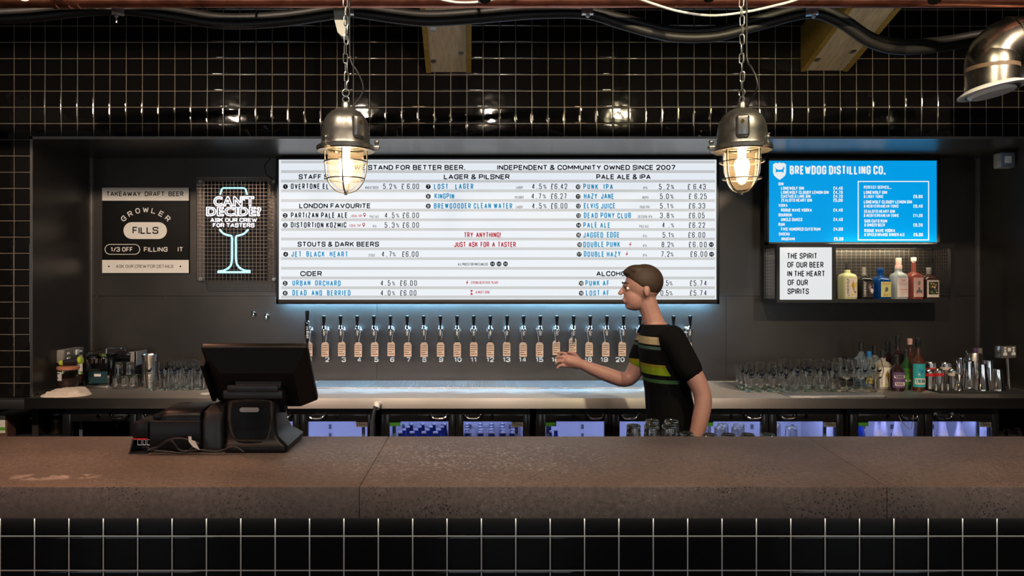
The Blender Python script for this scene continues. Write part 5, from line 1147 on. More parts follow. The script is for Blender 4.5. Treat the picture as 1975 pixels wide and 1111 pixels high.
tag(obj('coaster', MB().cyl(p, p+Vector((0, 0, .003)), .035, n=28), M['labelwhite']), 'round white coaster on the worktop beside the till', 'coaster')
# low shelf left of the coolers
t = tag(obj('ledge', MB().bx(-4.38, XL+.003, 4.40, 4.60, .890, .950, .003), M['matt']), 'black ledge under the tiled pier left of the worktop', 'shelf')
struct('wall_lower', MB().bx(-4.4, XL-.045, 5.20, 5.24, 0, .95), M['matt'], smooth=False)
t = tag(obj('bottom_shelf', MB().bx(-4.38, PX(121, 4.45), 4.42, 5.18, .66, .69, .002).bx(PX(121, 4.45)-.02, PX(121, 4.45), 4.47, 5.18, 0, .66).bx(-4.38, -4.36, 4.47, 5.18, 0, .66), M['matt']), 'dark low shelf carrying leaflet boxes and jars left of the coolers', 'shelf')
for i, (rx, ty, D) in enumerate(((14, 800, 4.50), (26, 798, 4.60), (38, 795, 4.70), (50, 791.5, 4.80))):
    x1_ = PX(rx, D); z1_ = PZ(ty, D)
    t = thing('leaflet_box', ('white fronted brown leaflet box with green stripe', 'second brown leaflet box behind the white fronted one', 'third brown leaflet box from the front', 'rearmost brown leaflet box beside the small jars')[i], 'leaflet box', (x1_-.05, D+.04, .69), 0, 'leaflet boxes on the low shelf')
    mb = MB(); n = 6; rr = .03
    pts = [(x1_-.12, D, .6905), (x1_, D, .6905)]+[(x1_-rr+rr*math.cos(a), D, z1_-rr+rr*math.sin(a)) for a in [k*PI/2/n for k in range(n+1)]]+[(x1_-.12, D, z1_)]
    obj('carton', mb.prism(pts, (0, .085, 0)), M['brown'], t, smooth=False)
    if i == 0:
        fl = obj('front_label', MB().bx(x1_-.115, x1_-.012, D-.0015, D-.0003, PZ(835, D), PZ(802, D)), M['labelwhite'], t, smooth=False)
        obj('label_stripe', MB().bx(x1_-.115, x1_-.012, D-.0025, D-.0016, PZ(830, D), PZ(824, D)), mat('stripe_green', (.10, .36, .03), .5), fl, smooth=False)
for i, (x, top_, D, r, l) in enumerate(((66, 806, 4.78, .034, 'small jar of dark berries beside the leaflet boxes'), (89, 806, 4.70, .034, 'small jar of pale nuts between two other jars'), (112, 796, 4.66, .048, 'large dark jar beside the end of the first cooler'))):
    t = thing('storage_jar', l, 'jar', (PX(x, D), D, .6905)); L_ = wm(t); hh = PZ(top_, D)-.6905
    obj('glass_body', MB().lathe([(0, 0), (r*.95, 0), (r, .006), (r, hh*.8), (r*.8, hh*.9), (r*.8, hh*.93)], 20, L_), M['glass'], t)
    obj('contents', MB().lathe([(0, .004), (r*.9, .005), (r*.93, .01), (r*.93, hh*.72), (0, hh*.76)], 16, L_), (mat('berries', (.10, .02, .015), .5, var=.5, scale=150), mat('nuts', (.36, .30, .16), .6, var=.5, scale=150), M['cacao'])[i], t)
    obj('lid', MB().lathe([(0, hh*.92), (r*.84, hh*.92), (r*.86, hh), (0, hh)], 18, L_), (M['terracotta'], M['matt'], M['galv'])[i], t)
# ================================================================ till on the bar
zt = 1.083
def loft(mb, secs):
    """secs: (z, x0, x1, y0, y1) rounded rectangles"""
    prev = None; n = 5
    for z, x0, x1, y0, y1 in secs:
        r = min(.018, (x1-x0)/3, (y1-y0)/3); cur = []
        for cx, cy, a0 in ((x1-r, y1-r, 0), (x0+r, y1-r, PI/2), (x0+r, y0+r, PI), (x1-r, y0+r, 1.5*PI)):
            for k_ in range(n+1): a = a0+PI/2*k_/n; cur.append(mb.bm.verts.new((cx+r*math.cos(a), cy+r*math.sin(a), z)))
        if prev: mb.bridge(prev, cur)
        else: mb.bm.faces.new(cur[::-1])
        prev = cur
    mb.bm.faces.new(prev); return mb
poslab = mat('till_plastic', (.007, .007, .0075), .38, bump=.1, scale=400, var=.05, spec=.25)
t = thing('till', 'black touchscreen till seen from behind on the bar', 'till', (PX(481, 2.5), 2.55, zt))
px2 = lambda x, D=2.47: PX(x, D)
tp, bt = P(481, 671, 2.44), P(510, 772, 2.61)
tp.x = bt.x = PX(482, 2.44)+.012; v = (tp-bt).normalized(); u = Vector((1, 0, 0)); nrm = u.cross(v).normalized()      # nrm points to the camera side
if nrm.y > 0: nrm = -nrm
hw = 103*2.44/F; Hh = (tp-bt).length
def SP(a, b, c): return bt+u*(a*hw)+v*(b*Hh)+nrm*c
def frust(mb, a0, a1, b0, b1, c0, A0, A1, B0, B1, c1):
    q0 = [SP(a0, b0, c0), SP(a1, b0, c0), SP(a1, b1, c0), SP(a0, b1, c0)]; q1 = [SP(A0, B0, c1), SP(A1, B0, c1), SP(A1, B1, c1), SP(A0, B1, c1)]
    va = [mb.bm.verts.new(p_) for p_ in q0]; vb = [mb.bm.verts.new(p_) for p_ in q1]
    mb.bridge(va, vb); mb.bm.faces.new(va[::-1]); mb.bm.faces.new(vb); return mb
mb = frust(MB(), -1, 1, -.02, 1, -.026, -1, 1, -.02, 1, .0)
bmesh.ops.bevel(mb.bm, geom=list(mb.bm.edges), offset=.007, segments=3, profile=.5, affect='EDGES')
sc_ = obj('screen_housing', mb, poslab, t)
obj('touch_panel', frust(MB(), -.95, .95, .04, .95, -.028, -.95, .95, .04, .95, -.0262), M['gloss'], sc_, smooth=False)
obj('rear_cover', frust(MB(), -.97, .97, .0, .98, .0, -.66, .72, .06, .70, .042), poslab, t, ang=.2)
obj('rear_box', frust(MB(), -.42, .46, .02, .55, .042, -.40, .44, .02, .50, .060), M['black'], t, ang=.2)
mb = MB()
for i in range(12): frust(mb, -.24+.05*i, -.22+.05*i, .05, .11, .0602, -.24+.05*i, -.22+.05*i, .05, .11, .0606)
obj('vent_slots', mb, M['matt'], t, smooth=False)
obj('rear_screw', MB().cyl(SP(-.18, .42, .058), SP(-.18, .42, .062), .003, n=8).cyl(SP(.20, .42, .058), SP(.20, .42, .062), .003, n=8), M['galv'], t)
obj('card_reader', frust(MB(), -1.10, -1.005, .0, .74, -.04, -1.08, -1.005, .03, .72, .012), poslab, t, ang=.2)
X_ = lambda x: PX(x, 2.47)
obj('hinge', MB().bx(X_(428), X_(544), 2.475, 2.60, 1.262, 1.292, .006).bx(X_(437), X_(536), 2.47, 2.56, 1.288, 1.310, .004), M['black'], t)
obj('stand', loft(MB(), [(zt+.0005, X_(434), X_(553), 2.455, 2.70), (zt+.010, X_(433.5), X_(556), 2.45, 2.71), (zt+.022, X_(433.5), X_(556), 2.452, 2.71), (zt+.034, X_(433.5), X_(548), 2.462, 2.70), (zt+.05, X_(433.5), X_(536), 2.470, 2.68), (zt+.08, X_(433), X_(531), 2.474, 2.66), (zt+.13, X_(434), X_(530), 2.472, 2.63), (zt+.17, X_(434), X_(531), 2.48, 2.60), (zt+.198, X_(434), X_(531), 2.49, 2.585)]), poslab, t)
mb = MB(); sec = [(zt+.196, 438, 527, 2.484), (zt+.165, 437, 528, 2.470), (zt+.12, 438, 527, 2.464), (zt+.08, 442, 524, 2.464), (zt+.05, 447, 520, 2.462), (zt+.034, 455, 512, 2.456)]
prev = None
for z, a, b, y in sec:
    cur = [mb.bm.verts.new((X_(a+(b-a)*k_/8), y+.008-.006*math.sin(PI*k_/8), z)) for k_ in range(9)]
    if prev:
        for k_ in range(8): mb.bm.faces.new((prev[k_], prev[k_+1], cur[k_+1], cur[k_]))
    prev = cur
r_ = bmesh.ops.solidify(mb.bm, geom=list(mb.bm.faces), thickness=-.006)
fc = obj('front_cover', mb, poslab, t, ang=1.2)
bz = PZ(790, 2.455)
obj('badge', MB().prism([Vector((p_.x, 2.4515, p_.z)) for p_ in pillpts(462.5, 500, 786, 794.5, 2.455)], (0, .006, 0)), M['badge'], fc)
t = thing('receipt_printer', 'black receipt printer with rounded lid beside the till', 'printer', (X_(345), 2.56, zt))
def prof_x(mb, prof, xs_):
    prev = None
    for x, s, dz in xs_:
        cur = [mb.bm.verts.new((x, 2.56+(y-2.56)*s, zt+.0005+(z)*dz)) for y, z in prof]
        if prev: mb.bridge(prev, cur)
        else: mb.bm.faces.new(cur[::-1])
        prev = cur
    mb.bm.faces.new(prev); return mb
body = [(2.462, .0), (2.455, .012), (2.455, .104), (2.458, .109), (2.660, .109), (2.66, 0)]
lid = [(2.458, .110), (2.459, .122), (2.464, .133), (2.476, .139), (2.50, .145), (2.54, .148), (2.60, .148), (2.655, .140), (2.658, .110)]
obj('body', prof_x(MB(), body, ((X_(291), .96, .98), (X_(293), 1, 1), (X_(388), 1, 1), (X_(390), .97, .98))), poslab, t)
obj('lid', prof_x(MB(), lid, ((X_(311), .95, .96), (X_(316), .99, .99), (X_(324), 1, 1), (X_(386), 1, 1), (X_(388), .98, .985))), poslab, t)
obj('side_ledge', MB().bx(X_(294), X_(310), 2.47, 2.64, zt+.110, zt+.128, .006), poslab, t)
obj('end_cap', loft(MB(), [(zt+.0005, X_(389), X_(432), 2.46, 2.66), (zt+.10, X_(389), X_(430), 2.46, 2.66), (zt+.135, X_(390), X_(429), 2.475, 2.65), (zt+.150, X_(396), X_(428), 2.51, 2.64)]), M['black'], t)
t = thing('network_box', 'small black box with white outlined ports left of the printer', 'network box', (X_(275), 2.5, zt))
obj('case', MB().bx(X_(258), X_(290), 2.452, 2.58, zt+.052, zt+.105, .006), poslab, t)
obj('red_strip', MB().bx(X_(262), X_(290), 2.450, 2.453, zt+.046, zt+.051), M['red'], t, smooth=False)
obj('stand', MB().prism([(X_(259), 2.50, zt+.05), (X_(290), 2.50, zt+.05), (X_(290), 2.47, zt+.016), (X_(261), 2.47, zt+.016)], (0, .06, 0)).prism([(X_(256), 2.44, zt+.0005), (X_(258), 2.44, zt+.0005), (X_(263), 2.452, zt+.05), (X_(260), 2.452, zt+.05)], (0, .11, 0)).bx(X_(256), X_(290), 2.44, 2.55, zt+.0005, zt+.005), M['black'], t, smooth=False)
mb = MB()
for a, b in ((266, 274), (276, 282), (284, 290)):
    for c, d_ in ((.020, .0225), (.0375, .040)): mb.bx(X_(a), X_(b), 2.4665, 2.469, zt+c+.004, zt+d_+.004)
    for c in (a, b-.8): mb.bx(X_(c), X_(c+.8), 2.4665, 2.469, zt+.0265, zt+.0415)
obj('port_outline', mb, M['white'], t, smooth=False)
t = thing('cable_loom', 'tangle of black cables with a white tag in front of the printer', 'cable', (X_(345), 2.44, zt))
for pts in (((285, 868), (300, 866), (318, 852), (340, 846), (362, 848), (384, 856)), ((290, 866), (305, 862), (328, 850), (338, 858), (346, 868), (362, 870), (372, 862)), ((296, 870), (320, 871), (350, 874), (380, 868), (420, 871), (450, 862), (470, 872))):
    pp = []
    for x, y in pts:
        v_ = P(x, y, 2.425); v_.z = max(v_.z, zt+.005); pp.append(v_)
    obj('cable', MB().tube(smooth_path(pp), .0035, 6), M['black'], t)
obj('white_tag', MB().prism(pxpoly([(363, 842), (369, 842), (369.5, 849), (376, 851), (385, 868), (372, 862), (364, 852)], 2.418), (0, .002, 0)), M['labelwhite'], t, smooth=False)
# ================================================================ pendant lamps
def stadium(c, L, w, r, M_, n=6):
    pts = []
    for k_ in range(n+1): a = PI*k_/n; pts.append(Vector((w*math.cos(a), 0, L/2+w*math.sin(a))))
    for k_ in range(n+1): a = PI+PI*k_/n; pts.append(Vector((w*math.cos(a), 0, -L/2+w*math.sin(a))))
    return [c+M_ @ p_ for p_ in pts]
def make_pendant():
    t = thing('pendant_lamp', 'lamp', 'pendant lamp', (0, 0, 0), 0, 'caged bulkhead pendants over the bar')
    obj('dome', MB().lathe([(.090, .010), (.086, .022), (.0855, .055), (.083, .078), (.077, .098), (.067, .116), (.052, .131), (.032, .141), (.016, .145), (.0145, .164), (.011, .168), (0, .168)], 36), M['castmetal'], t)
    obj('flange', MB().lathe([(.066, -.006), (.100, -.010), (.104, -.006), (.104, .005), (.100, .009), (.090, .012), (.066, .012)], 36), M['castmetal'], t)
    pad = obj('terminal_pad', MB().box((.052, -.060, .065), (.046, .034, .080), Matrix.Rotation(.72, 4, 'Z'), .012, 3), M['castmetal'], t)
    obj('brass_screw', MB().cyl((.062, -.0705, .080), (.0645, -.0745, .080), .0065, n=12), mat('brass', (.62, .42, .14), .25, 1), pad)
    for a in (-2.05, -.05, 1.57+.5):
        c = Vector((.102*math.cos(a), .102*math.sin(a), .0)); d = Vector((math.cos(a), math.sin(a), 0))
        obj('clamp_bolt', MB().box(c+d*.006, (.030, .024, .018), Matrix.Rotation(a, 4, 'Z'), .005).cyl(c+d*.010+Vector((0, 0, -.006)), c+d*.010+Vector((0, 0, .022)), .0055, n=10).sph(c+d*.010+Vector((0, 0, .022)), .0095, n=10), M['castmetal'], t)
    obj('glass_globe', MB().lathe([(.064, -.008), (.0645, -.04), (.061, -.085), (.050, -.120), (.030, -.142), (0, -.150)], 32), M['globe'], t)
    obj('bulb', MB().sph((0, 0, -.062), .026, (1, 1, 1.35), 16).cyl((0, 0, -.03), (0, 0, .004), .014, n=12), M['bulb'], t)
    mb = MB()
    for a in (0, PI/2):
        c, s = math.cos(a), math.sin(a); pr = [(.076, -.008), (.0755, -.045), (.071, -.090), (.058, -.126), (.034, -.150), (0, -.158)]
        pts = [(r*c, r*s, z) for r, z in pr]+[(-r*c, -r*s, z) for r, z in pr[-2::-1]]
        mb.tube(smooth_path([Vector(p_) for p_ in pts], 4), .0026, 7)
    mb.torus((0, 0, -.048), .0758, .0024, n=36, m=7).torus((0, 0, -.108), .0655, .0024, n=32, m=7).cyl((0, 0, -.165), (0, 0, -.153), .006, n=10)
    obj('wire_guard', mb, M['castmetal'], t)
    zc = .168
    mb = MB().torus((0, 0, zc+.008), .0115, .0022, (0, 1, 0), 18, 7).torus((.0, 0, zc+.0325), .0125, .0022, (0, 1, 0), 18, 7)
    obj('hook', mb, M['zinc'], t)
    mb = MB(); z = zc+.056; i = 0; rr = random.Random(5)
    while z < 1.58:
        m_ = Matrix.Rotation((.5 if i % 2 else .5+PI/2)+rr.uniform(-.15, .15), 4, 'Z') @ Matrix.Rotation(rr.uniform(-.05, .05), 4, 'Y')
        mb.tube(stadium(Vector((.002*math.sin(i*1.3), 0, z)), .022, .0075, .0020, m_), .0021, 6, True); z += .0335; i += 1
    obj('chain', mb, M['zinc'], t)
    obj('cable', MB().tube(smooth_path([Vector(p_) for p_ in ((.020, 0, .140), (.030, .002, .158), (.050, .004, .185), (.062, .004, .215), (.054, .004, .250), (.036, .004, .285), (.018, .006, .315), (.012, .010, .40), (.012, .012, .9), (.012, .012, 1.58))]), .0032, 7), M['black'], t)
    obj('ceiling_rose', MB().cyl((0, 0, 1.575), (0, 0, 1.61), .045, n=20), M['black'], t)
    return t
pl = make_pendant()
zf = 1.66+(CY-287)*2.6/F
place(pl, 0, (PX(667, 2.6), 2.6, zf), 0, 'caged bulkhead pendant lamp hanging before the left end of the letter board')
place(pl, 1, (PX(1431, 2.6), 2.6, zf), -1.05, 'caged bulkhead pendant lamp hanging between the letter board and the blue screen')
# ================================================================ services under the ceiling
Dp = 3.2; zp = PZ(14.5, Dp)+.034
t = thing('copper_pipe', 'long horizontal copper pipe running under the ceiling', 'pipe', (0, Dp, zp))
obj('tube', MB().cyl((-3.8, Dp, zp), (4.2, Dp, zp), .034, n=28), M['copper'], t)
mb = MB()
for x in (108, 132, 150): mb.lathe([(.034, -.012), (.039, -.010), (.039, .010), (.034, .012)], 24, Matrix.Translation((PX(x, Dp), Dp, zp)) @ Matrix.Rotation(PI/2, 4, 'Y'))
obj('coupling', mb, M['copper'], t)
mb = MB()
for x in (-3.0, -1.0, 1.2, 3.2): mb.cyl((x, Dp, zp+.03), (x, Dp, 3.75), .006, n=8)
obj('hanger_rod', mb, M['galv'], t)
hA = [(-60, 40), (60, 34), (150, 24), (240, 20), (330, 32), (430, 47), (540, 43), (640, 29), (675, 24), (760, 36), (830, 42), (930, 36), (1030, 28), (1130, 28), (1200, 48), (1290, 71), (1380, 71), (1470, 48), (1560, 27), (1620, 45), (1680, 84), (1740, 97), (1820, 91), (1900, 78), (1990, 74)]
Dh = 3.34
HD = lambda x: Dh+.20*max(0, min(1, (x-1650)/170))
mb = MB().tube(smooth_path([P(x, y, HD(x)) for x, y in hA], 5), .0215, 12)
tag(obj('cable_hose', mb, M['rubber']), 'lower of two thick black cables sagging under the copper pipe', 'cable', 'two black service cables')
hB = [(x, y-13+(4 if 200 < x < 260 or 1090 < x < 1160 else 0)) for x, y in hA]
mb = MB().tube(smooth_path([P(x, y, HD(x)+.06) for x, y in hB], 5), .0215, 12)
tag(obj('cable_hose', mb, M['rubber']), 'upper of two thick black cables sagging under the copper pipe', 'cable', 'two black service cables')
for i, (x, y, l) in enumerate(((232, 26, 'galvanised cable bracket above the left recess, bolt hanging down'), (673, 26, 'galvanised cable bracket beside the left lamp chain'), (1131, 26, 'galvanised cable bracket above the right half of the letter board'), (1562, 27, 'galvanised cable bracket at the top of the slanting timber'))):
    p = P(x, y, Dh-.01); t = thing('cable_bracket', l, 'bracket', p, 0, 'galvanised brackets carrying the black cables'); rz = Matrix.Rotation((.5, .1, 0, -.45)[i], 4, 'Z')
    f = p+Vector((0, -.022, 0))
    obj('channel', MB().box(f+rz @ Vector((0, -.002, 0)), (.052, .004, .034), rz).box(f+rz @ Vector((0, -.014, .016)), (.052, .022, .003), rz).box(f+rz @ Vector((0, -.014, -.016)), (.052, .022, .003), rz), M['galv'], t, smooth=False)
    obj('bolt', MB().cyl(f+Vector((0, -.014, -.055 if i == 0 else -.032)), f+Vector((0, -.014, .0)), .0045, n=8).cyl(f+Vector((0, -.014, -.028)), f+Vector((0, -.014, -.018)), .009, n=6), M['galv'], t)
    obj('rod', MB().cyl(f+Vector((0, -.004, .015)), (f.x, f.y-.004, 3.75), .004, n=8), M['galv'], t)
def timber(x0, x1, y, label, side):
    a, b = P(x0, y, D_WALL-.004), P(x1, y, D_WALL-.004); d = Vector((0, -1, .325)).normalized(); up = Vector((0, .325, 1)).normalized(); Ln = 1.9
    t = thing('timber', label, 'timber', a, 0, 'sloping timbers above the tiled wall'); sw = .030
    def strip(xa, xb, o0, o1, nm, mt, L=Ln):
        # cut flush to the wall: start the box on the wall plane
        q0 = [Vector((xa, a.y, a.z))+up*o0*0+Vector((0, 0, o0)), Vector((xb, a.y, a.z))+Vector((0, 0, o0)), Vector((xb, a.y, a.z))+Vector((0, 0, o1)), Vector((xa, a.y, a.z))+Vector((0, 0, o1))]
        return obj(nm, MB().prism(q0, d*L), mt, t, smooth=False)
    strip(a.x+sw, b.x-sw, .006, .26, 'core_board', M['wood'])
    strip(a.x, a.x+sw-.0005, 0, .27, 'side_board', M['woodedge']); strip(b.x-sw+.0005, b.x, 0, .27, 'side_board', M['woodedge'])
    for u_, w_ in ((.18, .12), (.78, .20), (.22, .42)):
        c = Vector((a.x+(b.x-a.x)*u_, a.y, a.z+.006))+d*w_*1.0
        obj('screw_plate', MB().cyl(c-up*.003, c+up*.001, .017, n=14), M['galv'], t)
    return t
timber(822, 909, 141, 'pale sloping timber over the middle of the tiled wall', 0)
timber(1544, 1635, 138, 'pale sloping timber over the right part of the tiled wall', 1)
# extract duct elbow
De = 3.3; ke = De/F
t = thing('extract_duct', 'silver ventilation duct elbow with white round vent at upper right', 'duct', P(1914, 178, De))
c0 = P(1913, 172, De); ax = Vector((.17, -.08, -1)).normalized()        # the mouth looks down, tipped towards the room
U = Vector((0, 0, 1))
path = [c0-U*.004, c0+U*.10]+[c0+U*.10+Vector((.125-.125*math.cos(a), .008, .125*math.sin(a))) for a in [PI/2*k/6 for k in range(1, 7)]]+[c0+Vector((.6, .03, .225)), c0+Vector((.95, .04, .225))]
obj('elbow', MB().tube(smooth_path(path, 5), .105, 32), M['castmetal'] if 0 else mat('duct_galv', (.50, .46, .40), .26, 1, var=.15, scale=14, rvar=.08), t)
mz = Matrix.Translation(c0) @ Vector((0, 0, 1)).rotation_difference(ax).to_matrix().to_4x4()
obj('flange', MB().lathe([(.106, -.012), (.118, -.006), (.136, .004), (.137, .010), (.130, .013), (.108, .012)], 40, mz), M['white'], t)
obj('vent_disc', MB().lathe([(0, .030), (.085, .026), (.098, .014), (.098, .008), (0, .004)], 36, mz), M['white'], t)
obj('vent_core', MB().lathe([(0, -.04), (.03, -.04), (.03, .006), (0, .006)], 16, mz), M['galv'], t)
obj('tape', MB().tube([c0+U*.082, c0+U*.100], .1064, 32), mat('tape_brown', (.20, .13, .08), .5), t)
mz2 = Matrix.Translation(P(1966, 137, 3.9)) @ Matrix.Rotation(PI/2, 4, 'Y')
tag(obj('duct_pipe', MB().lathe([(0, 0), (.062, 0), (.067, .004), (.067, .9), (0, .9)], 28, mz2), M['galv']), 'grey duct pipe behind the silver elbow at the right edge', 'duct')
t = tag(obj('white_cable', MB().tube(smooth_path([P(x, y, 3.08) for x, y in ((1150, -40), (1225, -6), (1262, 8), (1310, 22), (1370, 30), (1430, 24.5), (1490, 12), (1545, -4), (1620, -40))]), .0055, 8), M['white']), 'thin white cable looping below the copper pipe by the right lamp chain', 'cable')
t = tag(obj('white_cable', MB().tube(smooth_path([P(x, y, 3.10) for x, y in ((770, -40), (838, -6), (870, 3), (900, 5), (935, 2), (970, -8), (1030, -40))]), .0055, 8), M['white']), 'thin white cable just dipping into view at the top middle', 'cable')
t = tag(obj('junction_box', MB().prism(pxpoly([(643, 14), (667, 14), (667, 70), (660, 70), (651, 62), (645, 38)], 3.28), (0, .05, 0)), mat('pale_box', (.36, .38, .32), .5), smooth=False), 'pale tapered box behind the left lamp chain', 'box')
for i, (x, y, l, lit) in enumerate(((934, -4, 'black spotlight tip at the top edge above the middle timber', 0), (1370, -6, 'black spotlight tip at the top edge left of the right chain', 0), (1804, -2, 'black spotlight tip at the top edge near the right duct', 0), (45, -9, 'lit amber spotlight at the top left edge', 1))):
    c = P(x, y, 2.98); t = thing('spotlight', l, 'spotlight', c, 0, 'small spotlights under the ceiling')
    d = Vector((.15*(1 if i % 2 else -1), -.5, -.8)).normalized()
    obj('body', MB().cyl(c-d*.12, c+d*.0, .024, .028, 18), M['black'], t)
    obj('lens', MB().cyl(c+d*.0005, c+d*.004, .024, n=18), M['lens'] if lit else M['gloss'], t)
    obj('stem', MB().cyl(c-d*.10, (c.x, c.y+.05, 3.75), .008, n=8), M['black'], t)
# ================================================================ the bartender
def ell(mb, secs, n=20, cap=True):
    """secs: (centre, half along X, half along Y) horizontal ellipses"""
    prev = None
    for c, a, b in secs:
        cur = [mb.bm.verts.new((c[0]+a*math.cos(2*PI*k_/n), c[1]+b*math.sin(2*PI*k_/n), c[2])) for k_ in range(n)]
        if prev: mb.bridge(prev, cur)
        else: mb.bm.faces.new(cur[::-1])
        prev = cur
    mb.bm.faces.new(prev); return mb
def chain(mb, pts, rad, n=14):
    pts = [Vector(p_) for p_ in pts]; mb.tube(smooth_path(pts, 5), [rad[min(int(i/5), len(rad)-1)]+(rad[min(int(i/5)+1, len(rad)-1)]-rad[min(int(i/5), len(rad)-1)])*((i % 5)/5) for i in range((len(pts)-1)*5+1)], n)
    for p_, r in ((pts[0], rad[0]), (pts[-1], rad[-1])): mb.sph(p_, r, n=12)
    return mb
def fused(name, mb, mt, parent, vox=.007, it=6):
    me = bpy.data.meshes.new('tmp'); mb.bm.normal_update(); bmesh.ops.recalc_face_normals(mb.bm, faces=mb.bm.faces); mb.bm.to_mesh(me); mb.bm.free()
    o = bpy.data.objects.new('tmp', me); C.objects.link(o)
    m_ = o.modifiers.new('r', 'REMESH'); m_.mode = 'VOXEL'; m_.voxel_size = vox
    s = o.modifiers.new('s', 'SMOOTH'); s.iterations = it; s.factor = .5
    bpy.context.view_layer.update()
    m2 = bpy.data.meshes.new_from_object(o.evaluated_get(bpy.context.evaluated_depsgraph_get())); bpy.data.objects.remove(o); bpy.data.meshes.remove(me)
    m2.name = name; m2.materials.clear(); m2.materials.append(mt)
    for p_ in m2.polygons: p_.use_smooth = True
    r = bpy.data.objects.new(name, m2); C.objects.link(r)
    if parent: m2.transform(wm(parent).inverted()); r.parent = parent
    return r
YP = 3.75
per = thing('person', 'person in a black short sleeved shirt walking past the taps, one arm reaching forward', 'person', (1.03, YP, 0))
hc = Vector((.885, YP, 1.628))
mb = MB()
mb.sph(hc+Vector((.012, 0, .022)), .093, (1.0, .80, .96), 24).sph(hc+Vector((-.030, 0, -.045)), .062, (.92, .86, 1.12), 20)      # skull, face
mb.sph(hc+Vector((-.052, 0, -.088)), .030, (.9, 1.0, .75), 14).sph(hc+Vector((-.078, 0, .016)), .02, (.7, 2.2, .5), 12)           # chin, brow
mb.tube([hc+Vector((-.085, 0, .008)), hc+Vector((-.104, 0, -.022)), hc+Vector((-.106, 0, -.032))], [.008, .013, .012], 10)         # nose
mb.sph(hc+Vector((-.088, 0, -.058)), .014, (.7, 1.5, .55), 12).sph(hc+Vector((-.085, 0, -.068)), .013, (.7, 1.4, .6), 12)          # lips
for s in (-1, 1): mb.sph(hc+Vector((.014, s*.078, -.012)), .022, (.75, .35, 1.25), 12)                                             # ears
chain(mb, [(.962, YP, 1.43), (.938, YP, 1.50), (.912, YP, 1.58)], [.058, .050, .050])
ell(mb, [((1.045, YP, .88), .115, .160), ((1.04, YP, .98), .108, .150), ((1.025, YP, 1.10), .100, .142), ((1.010, YP, 1.22), .108, .160), ((.998, YP, 1.32), .108, .176), ((.985, YP, 1.39), .090, .165), ((.972, YP, 1.43), .068, .10), ((.965, YP, 1.45), .055, .06)])
NA = [(1.00, 3.575, 1.385), (1.07, 3.535, 1.25), (1.125, 3.50, 1.115), (1.105, 3.475, 1.00), (1.065, 3.455, .885)]                # hanging arm
FA = [(.975, 3.92, 1.385), (.935, 3.955, 1.26), (.868, 3.96, 1.135), (.735, 3.945, 1.165), (.615, 3.93, 1.215)]                   # reaching arm
RA = [.060, .050, .042, .040, .028]
chain(mb, NA, RA); chain(mb, FA, RA)
def hand(mb, w, fdir, side, curl):
    """w wrist, fdir finger direction, side = thumb direction, curl = bend direction"""
    fdir, side = Vector(fdir).normalized(), Vector(side).normalized(); curl = Vector(curl).normalized(); w = Vector(w)
    chain(mb, [w, w+fdir*.045, w+fdir*.085], [.027, .030, .028], 10)
    for q_ in (-.026, -.009, .009, .026): mb.tube([w+fdir*.02+side*q_*.6, w+fdir*.09+side*q_], [.018, .0135], 8)
    for i, (q_, l) in enumerate(((.033, .070), (.0115, .080), (-.0105, .074), (-.032, .058))):
        b = w+fdir*.088+side*q_; e = curl*(.20+.12*i)
        mb.tube([b, b+fdir*l*.42+e*l*.15, b+fdir*l*.75+e*l*.6, b+fdir*l*.88+e*l*1.15], [.0092, .0086, .0080, .0070], 8); mb.sph(b+fdir*l*.88+e*l*1.15, .0078, n=8)
    mb.tube([w+fdir*.03+side*.022, w+fdir*.062+side*.050+curl*.008, w+fdir*.092+side*.056+curl*.020], [.0145, .0118, .0088], 8); mb.sph(w+fdir*.092+side*.056+curl*.020, .0088, n=8)
hand(mb, NA[-1], (-.35, -.1, -.95), (-.9, 0, .3), (-.3, .9, 0)); hand(mb, FA[-1], (-.94, -.1, .28), (.2, 0, .95), (-.1, -.8, -.5))
fused('body', mb, M['skin'], per, .005, 4)
for s in (-1, 1):
    e = obj('eye', MB().sph(hc+Vector((-.0725, s*.029, .002)), .0095, n=12), M['labelwhite'], per); obj('pupil', MB().sph(hc+Vector((-.0795, s*.0305, .002)), .0042, n=10), M['matt'], e)
mb = MB().sph(hc+Vector((.020, 0, .038)), .098, (1.0, .84, .92), 24).sph(hc+Vector((-.018, 0, .095)), .050, (1.2, 1.2, .60), 16).sph(hc+Vector((-.058, .005, .084)), .030, (1.1, 1.5, .7), 14)
bmesh.ops.bisect_plane(mb.bm, geom=list(mb.bm.verts)+list(mb.bm.edges)+list(mb.bm.faces), plane_co=hc+Vector((-.055, 0, .046)), plane_no=Vector((-.62, 0, -.80)), clear_outer=True)
bmesh.ops.holes_fill(mb.bm, edges=[e for e in mb.bm.edges if len(e.link_faces) == 1])
fused('hair', mb, M['hair'], per, .006, 2)
for s in (-1, 1): obj('eyebrow', MB().tube([hc+Vector((-.088, s*.016, .028)), hc+Vector((-.087, s*.033, .033)), hc+Vector((-.075, s*.050, .027))], .004, 6), M['hair'], per)
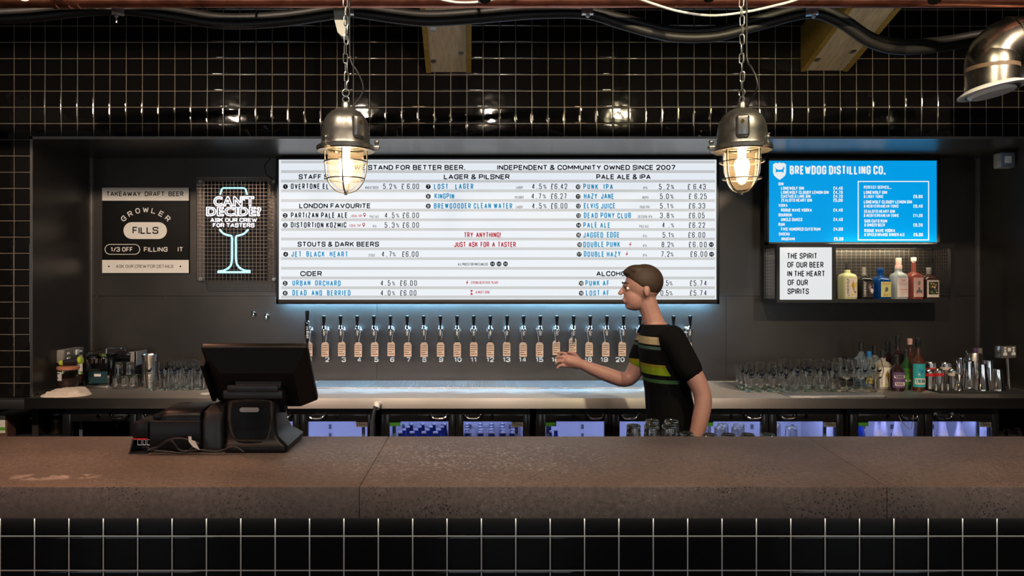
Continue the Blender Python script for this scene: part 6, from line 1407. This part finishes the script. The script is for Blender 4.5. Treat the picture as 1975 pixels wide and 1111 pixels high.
def shirt_mat():
    m, nt, b = nodes('shirt'); L = nt.links.new; N = nt.nodes.new
    ge = N('ShaderNodeNewGeometry'); sp = N('ShaderNodeSeparateXYZ'); L(ge.outputs['Position'], sp.inputs[0]); b.inputs['Roughness'].default_value = .9; b.inputs['Specular IOR Level'].default_value = .1
    cr = N('ShaderNodeValToRGB'); cr.color_ramp.interpolation = 'CONSTANT'; e = cr.color_ramp.elements
    mr = N('ShaderNodeMapRange'); mr.inputs[1].default_value = .8; mr.inputs[2].default_value = 1.6; L(sp.outputs[2], mr.inputs[0]); L(mr.outputs[0], cr.inputs[0])
    dk_ = (.004, .004, .0045, 1); e[0].position = 0; e[0].color = dk_; e[1].position = .99; e[1].color = dk_
    for z, c in ((1.155, (.045, .11, .045, 1)), (1.172, dk_), (1.195, (.20, .30, .012, 1)), (1.232, (.24, .20, .02, 1)), (1.248, dk_), (1.322, (.05, .09, .08, 1)), (1.338, dk_), (1.350, (.42, .34, .20, 1)), (1.385, dk_)):
        q_ = e.new((z-.8)/.8); q_.color = c
    l0 = N('ShaderNodeMath'); l0.operation = 'LESS_THAN'; l0.inputs[1].default_value = 1.04; L(sp.outputs[0], l0.inputs[0])
    l1 = N('ShaderNodeMath'); l1.operation = 'GREATER_THAN'; l1.inputs[1].default_value = 3.585; L(sp.outputs[1], l1.inputs[0])
    lt = N('ShaderNodeMath'); lt.operation = 'MULTIPLY'; L(l0.outputs[0], lt.inputs[0]); L(l1.outputs[0], lt.inputs[1])
    mx = N('ShaderNodeMix'); mx.data_type = 'RGBA'; mx.inputs[6].default_value = dk_; L(lt.outputs[0], mx.inputs[0]); L(cr.outputs[0], mx.inputs[7]); L(mx.outputs[2], b.inputs['Base Color'])
    return m
mb = MB()
ell(mb, [((1.045, YP, .92), .128, .172), ((1.04, YP, .99), .122, .164), ((1.025, YP, 1.10), .114, .156), ((1.012, YP, 1.22), .120, .172), ((.998, YP, 1.32), .120, .186), ((.985, YP, 1.39), .102, .172), ((.974, YP, 1.43), .078, .105), ((.966, YP, 1.447), .066, .072)])
chain(mb, [NA[0], (1.035, 3.553, 1.315), (1.072, 3.533, 1.235)], [.067, .064, .063]); chain(mb, [FA[0], (.955, 3.94, 1.315), (.93, 3.956, 1.245)], [.067, .064, .063])
fused('tshirt', mb, shirt_mat(), per, .008, 5)
mb = MB(); LN = [(1.06, 3.665, .88), (1.03, 3.66, .50), (1.15, 3.66, .11)]; LF = [(1.03, 3.835, .88), (.93, 3.84, .50), (.90, 3.84, .11)]
ell(mb, [((1.045, YP, .80), .118, .170), ((1.045, YP, .88), .130, .176), ((1.042, YP, .96), .120, .164)])
for L_ in (LN, LF): chain(mb, L_, [.098, .070, .058])
fused('trousers', mb, M['trousers'], per, .009, 5)
for L_ in (LN, LF):
    x, y, z = L_[2]
    obj('shoe', ell(MB(), [((x-.06, y, .0), .140, .046), ((x-.06, y, .03), .142, .048), ((x-.035, y, .065), .10, .046), ((x, y, .11), .055, .05)]), M['matt'], per)
